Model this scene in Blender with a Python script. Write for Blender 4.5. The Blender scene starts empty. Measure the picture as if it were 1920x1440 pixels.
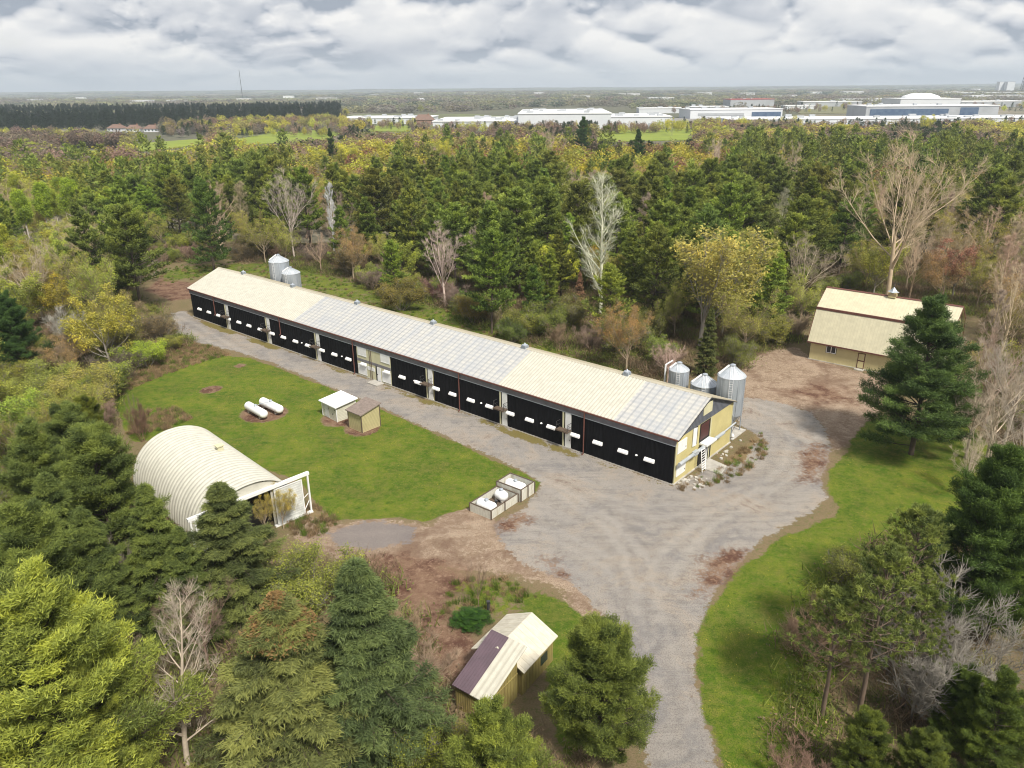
import bpy, math, random
import numpy as np
R=math.radians
# ------------------------------------------------------------------ camera, world, sun, exposure
scene=bpy.context.scene
C=scene.collection
CAM_H=40.0; F_PX=1424.06; PITCH=21.356; ROLL=0.4748
cd=bpy.data.cameras.new('camera'); cam=bpy.data.objects.new('camera',cd); C.objects.link(cam)
cd.sensor_fit='HORIZONTAL'; cd.sensor_width=36; cd.lens=36*F_PX/1920; cd.clip_start=0.5; cd.clip_end=60000
from mathutils import Matrix, Vector
_p=R(PITCH); _r=R(ROLL)
_fw=Vector((0,math.cos(_p),-math.sin(_p))); _rt0=Vector((1,0,0)); _up0=_rt0.cross(_fw)
_rt=math.cos(_r)*_rt0-math.sin(_r)*_up0; _up=math.cos(_r)*_up0+math.sin(_r)*_rt0
m=Matrix((( _rt.x,_up.x,-_fw.x,0),(_rt.y,_up.y,-_fw.y,0),(_rt.z,_up.z,-_fw.z,CAM_H),(0,0,0,1)))
cam.matrix_world=m
scene.camera=cam
scene.view_settings.view_transform='Standard'; scene.view_settings.look='None'
scene.view_settings.exposure=0.90; scene.view_settings.gamma=1.0
SUN_EL=R(52); SUN_AZ=R(150)      # azimuth measured from +Y clockwise: the sun stands behind the camera, to its right
w=bpy.data.worlds.new('World'); scene.world=w; w.use_nodes=True
nt=w.node_tree; N=nt.nodes; Lk=nt.links
for n in list(N): N.remove(n)
def nd(nt,t,**k):
    n=nt.nodes.new(t)
    for a,b in k.items():
        if a=='inp':
            for i,v in b.items(): n.inputs[i].default_value=v
        else: setattr(n,a,b)
    return n
out=nd(nt,'ShaderNodeOutputWorld'); bg=nd(nt,'ShaderNodeBackground',inp={'Strength':0.1})
sky=nd(nt,'ShaderNodeTexSky',sky_type='NISHITA',sun_disc=False,sun_elevation=SUN_EL,sun_rotation=SUN_AZ)
sky.air_density=1.2; sky.dust_density=2.5
tc=nd(nt,'ShaderNodeTexCoord')
sep=nd(nt,'ShaderNodeSeparateXYZ'); Lk.new(tc.outputs['Generated'],sep.inputs[0])
def M(op,a,b=None,c=None,tree=nt,clamp=False):
    n=tree.nodes.new('ShaderNodeMath'); n.operation=op; n.use_clamp=clamp
    for i,v in enumerate((a,b,c)):
        if v is None: continue
        if isinstance(v,(int,float)): n.inputs[i].default_value=v
        else: tree.links.new(v,n.inputs[i])
    return n.outputs[0]
zc=M('MAXIMUM',sep.outputs['Z'],0.0)
hyp=M('SQRT',M('ADD',M('ADD',M('MULTIPLY',sep.outputs['X'],sep.outputs['X']),M('MULTIPLY',sep.outputs['Y'],sep.outputs['Y'])),0.02))
u=M('MULTIPLY',M('DIVIDE',sep.outputs['X'],hyp),6.0); v=M('MULTIPLY',M('DIVIDE',sep.outputs['Y'],hyp),6.0)
lz=M('MULTIPLY',M('LOGARITHM',M('ADD',zc,0.10),2.718),2.0)
def cvec(up,off,k=1.0):
    cx=nd(nt,'ShaderNodeCombineXYZ')
    Lk.new(M('MULTIPLY',M('ADD',u,off),k),cx.inputs[0]); Lk.new(M('MULTIPLY',v,k),cx.inputs[1]); Lk.new(M('MULTIPLY',M('ADD',lz,up),k),cx.inputs[2]); return cx.outputs[0]
def cn(up,off,scale,detail,rough,dist=0.0):
    n=nd(nt,'ShaderNodeTexNoise',inp={'Scale':scale,'Detail':detail,'Roughness':rough,'Distortion':dist}); n.noise_dimensions='3D'
    Lk.new(cvec(up,off),n.inputs['Vector']); return n.outputs['Fac']
def puff(up):
    # rounded billows: inverted ridges
    n=nd(nt,'ShaderNodeTexNoise',noise_type='RIDGED_MULTIFRACTAL',normalize=False,inp={'Scale':1.2,'Detail':7,'Roughness':0.60,'Distortion':0.0})
    n.inputs['Offset'].default_value=0.85; n.inputs['Gain'].default_value=1.6
    Lk.new(cvec(up,3.7),n.inputs['Vector']); return M('MULTIPLY',n.outputs['Fac'],-0.35)
nA=cn(0.0,3.7,0.8,8,0.55)
pA=puff(0.0); pB=puff(0.12)
bigA=cn(0.0,9.1,0.42,5,0.55); bigB=cn(0.45,9.1,0.42,5,0.55)
relief=M('ADD',M('MULTIPLY',M('SUBTRACT',pA,pB),2.2),M('MULTIPLY',M('SUBTRACT',bigA,bigB),1.6))
lit=M('ADD',relief,0.5,clamp=True)
big=M('ADD',M('MULTIPLY',M('SUBTRACT',bigA,0.5),2.6),0.5,clamp=True)
val=M('ADD',M('MULTIPLY',lit,0.55),M('ADD',M('MULTIPLY',nA,0.35),M('MULTIPLY',big,0.25)),clamp=True)
ramp=nd(nt,'ShaderNodeValToRGB'); Lk.new(val,ramp.inputs[0])
e=ramp.color_ramp.elements
e[0].position=0.41; e[0].color=(2.0,2.25,2.65,1)
e[1].position=0.84; e[1].color=(5.4,5.3,5.15,1)
x=ramp.color_ramp.elements.new(0.52); x.color=(3.2,3.35,3.65,1)
x=ramp.color_ramp.elements.new(0.64); x.color=(4.25,4.3,4.4,1)
# toward the horizon the layer closes into a pale even veil
hz=M('DIVIDE',zc,0.042,clamp=True)
hz=M('SUBTRACT',1.0,M('POWER',hz,0.7))
mixh=nd(nt,'ShaderNodeMix',data_type='RGBA'); Lk.new(M('MULTIPLY',hz,0.92),mixh.inputs[0]); Lk.new(ramp.outputs[0],mixh.inputs[6]); mixh.inputs[7].default_value=(3.7,3.95,4.3,1)
# small blue gaps
gap=M('MULTIPLY',M('SUBTRACT',0.40,nA),9.0,clamp=True)
mixs=nd(nt,'ShaderNodeMix',data_type='RGBA'); Lk.new(M('MULTIPLY',gap,0.35),mixs.inputs[0]); Lk.new(mixh.outputs[2],mixs.inputs[6]); Lk.new(sky.outputs[0],mixs.inputs[7])
Lk.new(mixs.outputs[2],bg.inputs[0]); Lk.new(bg.outputs[0],out.inputs[0])
sd=bpy.data.lights.new('sun','SUN'); sd.energy=3.0; sd.angle=R(8); sd.color=(1,0.94,0.83)
sun=bpy.data.objects.new('sun',sd); C.objects.link(sun)
sv=Vector((math.sin(SUN_AZ)*math.cos(SUN_EL),math.cos(SUN_AZ)*math.cos(SUN_EL),math.sin(SUN_EL)))
sun.rotation_euler=sv.to_track_quat('Z','Y').to_euler(); sun.location=(0,0,80)
scene.cycles.use_denoising=True; scene.cycles.filter_width=1.05
scene.cycles.sample_clamp_indirect=2.0
scene.cycles.max_bounces=5; scene.cycles.diffuse_bounces=2; scene.cycles.glossy_bounces=2; scene.cycles.transmission_bounces=3
scene.cycles.transparent_max_bounces=6; scene.cycles.volume_bounces=0
# ------------------------------------------------------------------ helpers
fwn=np.array(_fw); rtn=np.array(_rt); upn=np.array(_up)
def G(px,py,z=0.0):
    """point of the horizontal plane at height z that the survey photograph shows at px,py (1920x1440)"""
    d=fwn+(px-960)/F_PX*rtn-(py-720)/F_PX*upn; t=(z-CAM_H)/d[2]
    return np.array([0,0,CAM_H])+t*d
def PR(P):
    v=np.atleast_2d(np.array(P,float))-[0,0,CAM_H]; k=v@fwn
    return np.stack([960+F_PX*(v@rtn)/k,720-F_PX*(v@upn)/k],1)
def HT(P,py):
    lo,hi=0.0,39.0
    for _ in range(40):
        mm=(lo+hi)/2
        if PR([P[0],P[1],mm])[0][1]>py: lo=mm
        else: hi=mm
    return lo
def tag(o,label=None,cat=None,group=None,kind=None):
    if label: o['label']=label
    if cat: o['category']=cat
    if group: o['group']=group
    if kind: o['kind']=kind
    return o
def empty(name,loc,rz=0):
    o=bpy.data.objects.new(name,None); C.objects.link(o); o.location=loc; o.rotation_euler=(0,0,rz); o.empty_display_size=0.5
    return o
def link(name,me,parent=None,loc=None):
    o=bpy.data.objects.new(name,me); C.objects.link(o)
    if parent is not None: o.parent=parent
    if loc is not None: o.location=loc
    return o
def np_mesh(name,V,loops,starts,mats=(),midx=None,smooth=False,attrs=None):
    me=bpy.data.meshes.new(name)
    me.vertices.add(len(V)); me.vertices.foreach_set('co',np.ascontiguousarray(V,dtype=np.float32).ravel())
    me.loops.add(len(loops)); me.loops.foreach_set('vertex_index',np.ascontiguousarray(loops,dtype=np.int32))
    me.polygons.add(len(starts)); me.polygons.foreach_set('loop_start',np.ascontiguousarray(starts,dtype=np.int32))
    for mt in mats: me.materials.append(mt)
    if midx is not None: me.polygons.foreach_set('material_index',np.ascontiguousarray(midx,dtype=np.int32))
    if attrs:
        for k,(dom,typ,arr) in attrs.items():
            a=me.attributes.new(k,typ,dom)
            a.data.foreach_set('color' if typ=='FLOAT_COLOR' else 'value',np.ascontiguousarray(arr,dtype=np.float32).ravel())
    me.update(calc_edges=True)
    if smooth: me.shade_smooth()
    else: me.shade_flat()
    return me
class MB:
    """collects simple solids; build() links them as one mesh"""
    def __init__(s): s.v=[];s.f=[];s.mi=[]
    def add(s,vs,fs,mi=0):
        o=len(s.v); s.v+= [tuple(x) for x in vs]; s.f+=[tuple(i+o for i in f) for f in fs]; s.mi+=[mi]*len(fs); return s
    def box(s,x0,x1,y0,y1,z0,z1,mi=0):
        return s.add([(x0,y0,z0),(x1,y0,z0),(x1,y1,z0),(x0,y1,z0),(x0,y0,z1),(x1,y0,z1),(x1,y1,z1),(x0,y1,z1)],
                     [(0,3,2,1),(4,5,6,7),(0,1,5,4),(1,2,6,5),(2,3,7,6),(3,0,4,7)],mi)
    def hexa(s,P,mi=0):
        return s.add(P,[(0,3,2,1),(4,5,6,7),(0,1,5,4),(1,2,6,5),(2,3,7,6),(3,0,4,7)],mi)
    def plate(s,quad,t,mi=0):
        """quad (4 pts) thickened by t along its normal"""
        q=[Vector(p) for p in quad]; n=(q[1]-q[0]).cross(q[3]-q[0]).normalized()*t
        return s.hexa([*(q),*(p+n for p in q)],mi)
    def bar(s,a,b,r,sides=6,mi=0,r2=None,caps=True):
        a=Vector(a);b=Vector(b);d=(b-a).normalized(); h=Vector((0,0,1)) if abs(d.z)<0.9 else Vector((1,0,0))
        x=d.cross(h).normalized(); y=d.cross(x); r2=r if r2 is None else r2
        vs=[];
        for c,rr in((a,r),(b,r2)):
            for i in range(sides):
                t=2*math.pi*(i+.5)/sides; vs.append(c+x*math.cos(t)*rr+y*math.sin(t)*rr)
        fs=[(i,(i+1)%sides,sides+(i+1)%sides,sides+i) for i in range(sides)]
        if caps: fs+= [tuple(range(sides-1,-1,-1)),tuple(range(sides,2*sides))]
        return s.add(vs,fs,mi)
    def lathe(s,prof,c=(0,0,0),sides=24,mi=0,axis='z',captop=True,capbot=True):
        vs=[];n=len(prof)
        for r,z in prof:
            for i in range(sides):
                t=2*math.pi*i/sides
                if axis=='z': vs.append((c[0]+r*math.cos(t),c[1]+r*math.sin(t),c[2]+z))
                else: vs.append((c[0]+z,c[1]+r*math.cos(t),c[2]+r*math.sin(t)))
        fs=[]
        for k in range(n-1):
            for i in range(sides):
                j=(i+1)%sides; fs.append((k*sides+i,k*sides+j,(k+1)*sides+j,(k+1)*sides+i))
        if capbot: fs.append(tuple(range(sides-1,-1,-1)))
        if captop: fs.append(tuple((n-1)*sides+i for i in range(sides)))
        return s.add(vs,fs,mi)
    def build(s,name,mats,parent=None,smooth=False,loc=None):
        me=bpy.data.meshes.new(name); me.from_pydata(s.v,[],s.f)
        if not isinstance(mats,(list,tuple)): mats=[mats]
        for mt in mats: me.materials.append(mt)
        me.polygons.foreach_set('material_index',s.mi); me.update()
        if smooth:
            me.shade_smooth(); me.set_sharp_from_angle(angle=R(35))
        return link(name,me,parent,loc)
# ------------------------------------------------------------------ materials
def new_mat(name):
    mt=bpy.data.materials.new(name); mt.use_nodes=True; t=mt.node_tree
    b=t.nodes['Principled BSDF']; return mt,t,b
def mixc(t,fac,a,b):
    n=t.nodes.new('ShaderNodeMix'); n.data_type='RGBA'
    for i,v in ((0,fac),(6,a),(7,b)):
        if isinstance(v,(int,float)): n.inputs[i].default_value=v
        elif isinstance(v,tuple): n.inputs[i].default_value=v if len(v)==4 else (*v,1)
        else: t.links.new(v,n.inputs[i])
    return n.outputs[2]
def noise(t,vec,scale,detail=4,rough=0.55,out='Fac',dist=0):
    n=t.nodes.new('ShaderNodeTexNoise'); n.inputs['Scale'].default_value=scale; n.inputs['Detail'].default_value=detail; n.inputs['Roughness'].default_value=rough; n.inputs['Distortion'].default_value=dist
    if vec is not None: t.links.new(vec,n.inputs['Vector'])
    return n.outputs[out]
def mapr(t,v,a,b,c=0.0,d=1.0):
    n=t.nodes.new('ShaderNodeMapRange'); t.links.new(v,n.inputs[0]); n.inputs[1].default_value=a; n.inputs[2].default_value=b; n.inputs[3].default_value=c; n.inputs[4].default_value=d
    return n.outputs[0]
def coords(t,kind='Object',scale=None):
    n=t.nodes.new('ShaderNodeTexCoord'); o=n.outputs[kind]
    if scale:
        m_=t.nodes.new('ShaderNodeMapping'); m_.inputs['Scale'].default_value=scale; t.links.new(o,m_.inputs[0]); o=m_.outputs[0]
    return o
def surf(name,col,col2=None,rough=0.6,scale=1.0,stretch=(1,1,1),bump=0.0,metal=0.0,spec=0.5,amt=1.0,dirt=None,dirt_amt=0.3):
    mt,t,b=new_mat(name); co=coords(t,'Object',stretch)
    col2=col2 or tuple(c*0.78 for c in col)
    f=mapr(t,noise(t,co,scale,6,0.6),0.35,0.65)
    c=mixc(t,f,col,col2)
    if dirt:
        f2=mapr(t,noise(t,co,scale*0.37,8,0.7,dist=0.6),0.52,0.72,0,dirt_amt); c=mixc(t,f2,c,dirt)
    t.links.new(c,b.inputs['Base Color']); b.inputs['Roughness'].default_value=rough; b.inputs['Metallic'].default_value=metal
    b.inputs['Specular IOR Level'].default_value=spec
    if bump:
        bn=t.nodes.new('ShaderNodeBump'); bn.inputs['Strength'].default_value=bump; bn.inputs['Distance'].default_value=0.02
        t.links.new(noise(t,co,scale*6,4),bn.inputs['Height']); t.links.new(bn.outputs[0],b.inputs['Normal'])
    return mt
M_cream_roof=surf('cream_roof',(0.66,0.60,0.44),(0.58,0.52,0.38),0.45,0.25,(1,3,1),dirt=(0.42,0.38,0.28),dirt_amt=0.35)
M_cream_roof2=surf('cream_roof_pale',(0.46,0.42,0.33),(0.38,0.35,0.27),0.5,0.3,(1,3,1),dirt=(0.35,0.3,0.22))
M_barn_roof=surf('butter_roof',(0.80,0.72,0.46),(0.74,0.66,0.41),0.45,0.3,(1,1,1),dirt=(0.55,0.48,0.3),dirt_amt=0.2)
M_yellow=surf('yellow_siding',(0.57,0.50,0.235),(0.50,0.435,0.20),0.6,0.6,(1,1,1),dirt=(0.35,0.3,0.17),dirt_amt=0.3)
M_barnwall=surf('barn_siding',(0.60,0.53,0.29),(0.53,0.465,0.25),0.6,0.5,(1,1,1),dirt=(0.38,0.32,0.17),dirt_amt=0.25)
M_paleyel=surf('pale_panel',(0.60,0.57,0.38),(0.52,0.5,0.33),0.6,0.7,dirt=(0.35,0.33,0.24))
M_black=surf('black_curtain',(0.0045,0.0045,0.0055),(0.009,0.009,0.011),0.75,0.8,(6,1,1),spec=0.12)
M_fascia=surf('grey_fascia',(0.22,0.21,0.23),(0.16,0.155,0.17),0.5,1.0,(1,1,1),dirt=(0.1,0.09,0.09))
M_greymetal=surf('grey_metal',(0.13,0.14,0.17),(0.10,0.11,0.13),0.45,1.0,(1,1,1))
M_white=surf('white_paint',(0.80,0.80,0.79),(0.72,0.73,0.73),0.45,1.4,dirt=(0.5,0.48,0.42),dirt_amt=0.25)
M_whitebright=surf('white_plastic',(0.86,0.86,0.85),(0.82,0.82,0.82),0.5,2)
M_rust=surf('rust_brown',(0.16,0.06,0.045),(0.1,0.04,0.03),0.7,3)
M_maroon=surf('maroon_door',(0.085,0.025,0.022),(0.055,0.02,0.018),0.6,2)
M_dark=surf('dark_gap',(0.012,0.011,0.01),(0.02,0.018,0.015),0.9,2)  # near-black that stands in for the shade inside gaps and openings
M_concrete=surf('concrete',(0.48,0.46,0.42),(0.36,0.34,0.31),0.85,1.2,bump=0.3,dirt=(0.22,0.18,0.13),dirt_amt=0.6)
M_galv=surf('galvanised',(0.44,0.48,0.53),(0.34,0.38,0.43),0.42,0.9,(3,3,0.6),metal=0.35,dirt=(0.28,0.29,0.3),dirt_amt=0.35)
M_galvroof=surf('galvanised_roof',(0.55,0.58,0.62),(0.42,0.46,0.5),0.4,1.2,metal=0.3)
M_darkmetal=surf('dark_metal',(0.05,0.05,0.055),(0.03,0.03,0.03),0.5,2)
M_wood=surf('weathered_wood',(0.13,0.095,0.065),(0.08,0.055,0.04),0.85,2,(1,6,1))
M_quonset0=surf('quonset_steel',(0.66,0.64,0.55),(0.56,0.54,0.46),0.5,0.5,(1,1,1),dirt=(0.30,0.28,0.22),dirt_amt=0.5)
M_doorwhite=surf('chalky_white_steel',(0.66,0.67,0.64),(0.52,0.53,0.51),0.6,1.5,dirt=(0.28,0.26,0.18),dirt_amt=0.6)
M_brownroof=surf('brown_shingle',(0.24,0.19,0.165),(0.17,0.135,0.115),0.85,3,bump=0.3)
M_purple=surf('plum_steel',(0.125,0.085,0.105),(0.10,0.07,0.085),0.45,1.0)
M_olive=surf('olive_siding',(0.30,0.25,0.085),(0.24,0.19,0.07),0.6,1.0,(4,4,1),dirt=(0.13,0.1,0.05),dirt_amt=0.4)
M_glass,_t,_b=new_mat('window_glass'); _b.inputs['Base Color'].default_value=(0.02,0.025,0.03,1); _b.inputs['Roughness'].default_value=0.08
_t.links.new(mixc(_t,mapr(_t,noise(_t,coords(_t),2.0),0.3,0.7),(0.015,0.02,0.025),(0.035,0.04,0.05)),_b.inputs['Base Color'])
M_whroof=surf('warehouse_white',(0.78,0.79,0.80),(0.72,0.73,0.75),0.6,0.02)
M_whwall=surf('warehouse_wall',(0.66,0.68,0.71),(0.58,0.61,0.65),0.6,0.03)
M_whgrey=surf('warehouse_grey',(0.42,0.44,0.47),(0.34,0.36,0.38),0.6,0.05)
M_redroof=surf('red_trim',(0.5,0.06,0.06),(0.42,0.05,0.05),0.6,0.1)
M_blueglass=surf('blue_glass',(0.06,0.10,0.18),(0.10,0.15,0.23),0.15,0.2)
M_brick=surf('brick',(0.30,0.17,0.12),(0.24,0.13,0.09),0.8,0.5)
M_houseroof=surf('house_roof',(0.20,0.12,0.09),(0.15,0.10,0.08),0.85,0.5)
# translucent corrugated panels: the purlins' shadows are painted into the colour as a soft grid
M_trans,_t,_b=new_mat('clear_roof_panel')
_co=coords(_t,'Object'); _s=_t.nodes.new('ShaderNodeSeparateXYZ'); _t.links.new(_co,_s.inputs[0])
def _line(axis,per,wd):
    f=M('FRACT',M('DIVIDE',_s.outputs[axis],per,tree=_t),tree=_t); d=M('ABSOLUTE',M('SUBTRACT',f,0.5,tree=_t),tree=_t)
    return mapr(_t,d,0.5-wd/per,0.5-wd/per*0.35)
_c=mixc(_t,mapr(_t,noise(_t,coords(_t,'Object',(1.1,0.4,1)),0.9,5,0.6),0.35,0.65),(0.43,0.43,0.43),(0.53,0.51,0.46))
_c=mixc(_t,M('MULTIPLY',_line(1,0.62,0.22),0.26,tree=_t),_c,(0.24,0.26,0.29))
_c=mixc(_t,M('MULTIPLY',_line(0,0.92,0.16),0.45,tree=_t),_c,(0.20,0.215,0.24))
_pv=_t.nodes.new('ShaderNodeTexWhiteNoise'); _pv.noise_dimensions='1D'; _t.links.new(M('FLOOR',M('ADD',M('DIVIDE',_s.outputs[0],0.92,tree=_t),0.5,tree=_t),tree=_t),_pv.inputs['W'])
_c=mixc(_t,M('MULTIPLY',_pv.outputs[0],0.22,tree=_t),_c,(0.30,0.34,0.40))
_t.links.new(_c,_b.inputs['Base Color']); _b.inputs['Roughness'].default_value=0.35
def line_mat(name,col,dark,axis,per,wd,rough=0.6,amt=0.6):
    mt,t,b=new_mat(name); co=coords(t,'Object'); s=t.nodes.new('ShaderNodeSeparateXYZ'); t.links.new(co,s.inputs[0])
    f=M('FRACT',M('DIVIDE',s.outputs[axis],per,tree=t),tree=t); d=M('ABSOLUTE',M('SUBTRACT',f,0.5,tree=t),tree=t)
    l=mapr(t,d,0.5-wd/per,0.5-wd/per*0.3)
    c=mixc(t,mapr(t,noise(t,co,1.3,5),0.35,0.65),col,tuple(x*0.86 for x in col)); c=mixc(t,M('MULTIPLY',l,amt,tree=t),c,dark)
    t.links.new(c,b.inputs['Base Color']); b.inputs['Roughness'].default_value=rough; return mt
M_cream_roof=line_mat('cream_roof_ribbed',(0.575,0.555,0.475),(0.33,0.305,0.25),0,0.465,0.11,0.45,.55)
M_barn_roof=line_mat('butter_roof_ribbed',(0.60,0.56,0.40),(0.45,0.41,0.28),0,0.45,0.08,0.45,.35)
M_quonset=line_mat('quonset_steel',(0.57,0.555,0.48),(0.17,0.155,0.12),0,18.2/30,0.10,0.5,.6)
M_lap=line_mat('cream_lap_siding',(0.52,0.46,0.25),(0.20,0.165,0.08),2,0.16,0.035)
M_block=line_mat('painted_block',(0.62,0.61,0.50),(0.36,0.35,0.28),2,0.2,0.03)
# foliage: object colour sets the species tint, 'tone' varies clump to clump and lightens toward tips and treetop
def leafmat(name,trans=0.38,attr=False,mul=1.0):
    mt,t,b=new_mat(name)
    if attr:
        a=t.nodes.new('ShaderNodeAttribute'); a.attribute_name='tint'; base=a.outputs['Color']
    else:
        oi=t.nodes.new('ShaderNodeObjectInfo'); base=oi.outputs['Color']
    ta=t.nodes.new('ShaderNodeAttribute'); ta.attribute_name='tone'
    hv=t.nodes.new('ShaderNodeHueSaturation'); t.links.new(base,hv.inputs['Color'])
    hv.inputs['Hue'].default_value=0.5
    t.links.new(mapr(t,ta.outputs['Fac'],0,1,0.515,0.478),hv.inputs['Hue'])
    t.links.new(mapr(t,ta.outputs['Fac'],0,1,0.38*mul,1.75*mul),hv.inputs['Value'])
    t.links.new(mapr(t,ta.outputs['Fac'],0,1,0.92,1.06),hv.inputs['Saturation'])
    t.links.new(hv.outputs[0],b.inputs['Base Color']); b.inputs['Roughness'].default_value=0.65; b.inputs['Specular IOR Level'].default_value=0.25
    tr=t.nodes.new('ShaderNodeBsdfTranslucent'); t.links.new(hv.outputs[0],tr.inputs[0])
    mx=t.nodes.new('ShaderNodeMixShader'); mx.inputs[0].default_value=trans
    o=t.nodes['Material Output']; t.links.new(b.outputs[0],mx.inputs[1]); t.links.new(tr.outputs[0],mx.inputs[2]); t.links.new(mx.outputs[0],o.inputs[0])
    return mt
M_leaf=leafmat('foliage'); M_leaf_attr=leafmat('foliage_far',attr=True)
def barkmat(name,c1,c2):
    return surf(name,c1,c2,0.85,2.5,(1,1,0.4))
M_bark_dark=barkmat('bark_dark',(0.10,0.075,0.055),(0.06,0.045,0.035))
M_bark_brown=barkmat('bark_brown',(0.17,0.12,0.085),(0.11,0.08,0.06))
M_bark_grey=barkmat('bark_grey',(0.30,0.27,0.23),(0.2,0.175,0.15))
M_bark_white=barkmat('bark_white',(0.62,0.58,0.52),(0.42,0.38,0.33))
M_bark_tan=barkmat('bark_tan',(0.38,0.30,0.21),(0.26,0.20,0.14))
M_twig,_t,_b=new_mat('twigs'); _oi=_t.nodes.new('ShaderNodeObjectInfo'); _t.links.new(_oi.outputs['Color'],_b.inputs['Base Color']); _b.inputs['Roughness'].default_value=0.85
_hv=_t.nodes.new('ShaderNodeHueSaturation'); _t.links.new(_oi.outputs['Color'],_hv.inputs['Color']); _t.links.new(mapr(_t,noise(_t,coords(_t),0.9,3),0.3,0.7,0.7,1.3),_hv.inputs['Value']); _t.links.new(_hv.outputs[0],_b.inputs['Base Color'])
# ------------------------------------------------------------------ tree generators (numpy)
def nrm(v): return v/np.maximum(np.linalg.norm(v,axis=-1,keepdims=True),1e-9)
def tubes(P,Rr,sides=4):
    """P (N,K,3) polylines, Rr (N,K) radii -> quads"""
    N_,K,_=P.shape
    T=np.empty_like(P); T[:,1:-1]=P[:,2:]-P[:,:-2]; T[:,0]=P[:,1]-P[:,0]; T[:,-1]=P[:,-1]-P[:,-2]; T=nrm(T)
    ref=np.zeros((N_,1,3)); d0=nrm(P[:,-1:]-P[:,:1]); ref[...,2]=1; vert=np.abs(d0[...,2])>0.8; ref[vert]=[1,0,0]
    X=nrm(np.cross(T,np.broadcast_to(ref,T.shape))); Y=np.cross(T,X)
    a=2*np.pi*np.arange(sides)/sides
    V=P[:,:,None,:]+Rr[:,:,None,None]*(X[:,:,None,:]*np.cos(a)[None,None,:,None]+Y[:,:,None,:]*np.sin(a)[None,None,:,None])
    V=V.reshape(-1,3)
    base=(np.arange(N_)[:,None,None]*K+np.arange(K-1)[None,:,None])*sides; i=np.arange(sides)[None,None,:]; j=(i+1)%sides
    q=np.stack([base+i,base+j,base+sides+j,base+sides+i],-1).reshape(-1,4)
    return V,q
def grow(S,D,Ln,R0,K,up,wob,rng,tip=0.15):
    """S starts, D directions, Ln lengths, R0 radii"""
    n=len(S); P=np.empty((n,K,3)); P[:,0]=S; d=nrm(D); st=(Ln/(K-1))[:,None]
    for k in range(1,K):
        d=nrm(d+np.array([0,0,up])/(K-1)+rng.normal(0,wob,(n,3))/(K-1)**0.5)
        P[:,k]=P[:,k-1]+d*st
    t=np.linspace(0,1,K)[None]; return P,R0[:,None]*(1-t*(1-tip))
def kids(P,Rr,n,t0,t1,ang,rng,angj=0.15,planar=False,bias=1.0):
    """children at random places on each parent"""
    N_,K,_=P.shape
    t=t0+(t1-t0)*(np.arange(n)[None]+rng.random((N_,n)))/n
    t=t**bias; x=t*(K-1); k=np.minimum(x.astype(int),K-2); f=(x-k)[...,None]; r=np.arange(N_)[:,None]
    S=P[r,k]*(1-f)+P[r,k+1]*f; T=nrm(P[r,k+1]-P[r,k]); rad=Rr[r,k]*(1-f[...,0])+Rr[r,k+1]*f[...,0]
    a=ang+rng.normal(0,angj,t.shape)
    if planar:
        up=np.zeros_like(T); up[...,2]=1; side=nrm(np.cross(T,up)); sg=np.where((np.arange(n)%2)[None]==0,1,-1)*np.ones((N_,1)); side=side*sg[...,None]+up*rng.normal(0.05,0.22,t.shape)[...,None]; side=nrm(side)
    else:
        az=rng.random(t.shape)*2*np.pi; ref=np.zeros_like(T); ref[...,2]=1; ref[np.abs(T[...,2])>.9]=[1,0,0]
        X=nrm(np.cross(T,ref)); Y=np.cross(T,X); side=X*np.cos(az)[...,None]+Y*np.sin(az)[...,None]
    D=T*np.cos(a)[...,None]+side*np.sin(a)[...,None]
    return S.reshape(-1,3),D.reshape(-1,3),rad.reshape(-1),t.reshape(-1),np.repeat(np.arange(N_),n)
def needles(P,D,k,spread,l,wd,rng,tone,jit=0.05,up=0.0):
    n=len(P); P=np.repeat(P,k,0); D=np.repeat(D,k,0); tn=np.repeat(tone,k)
    d=nrm(D+spread*rng.normal(0,1,D.shape)+np.array([0,0,up])); P=P+rng.normal(0,jit,P.shape)
    s=nrm(np.cross(d,rng.normal(0,1,d.shape)))*wd*0.5; L_=l*(0.7+0.6*rng.random((len(P),1)))
    V=np.stack([P-s,P+s,P+d*L_],1).reshape(-1,3)
    return V,np.clip(tn+rng.normal(0,0.10,len(tn)),0,1)
def leaves(P,k,size,rng,tone,jit):
    P=np.repeat(P,k,0)+rng.normal(0,jit,(len(P)*k,3)); tn=np.repeat(tone,k); n=len(P)
    a=nrm(rng.normal(0,1,(n,3))); b=nrm(np.cross(a,rng.normal(0,1,(n,3)))); s=size*(0.6+0.8*rng.random((n,1)))
    V=np.stack([P-a*s*.5,P+b*s*.45,P+a*s*.5],1).reshape(-1,3)
    return V,np.clip(tn+rng.normal(0,0.13,n),0,1)
def quads_mesh(name,parts,mats,smooth=True):
    V=[];Q=[];o=0
    for v_,q in parts: V.append(v_);Q.append(q+o);o+=len(v_)
    V=np.concatenate(V);Q=np.concatenate(Q)
    return np_mesh(name,V,Q.ravel(),np.arange(len(Q))*4,mats,smooth=smooth)
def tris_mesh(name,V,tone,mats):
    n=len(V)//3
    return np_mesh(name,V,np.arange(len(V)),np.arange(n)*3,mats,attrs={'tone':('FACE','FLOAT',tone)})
RAW={}   # raw arrays of the small versions, used to build far-off woods as one mesh
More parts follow.
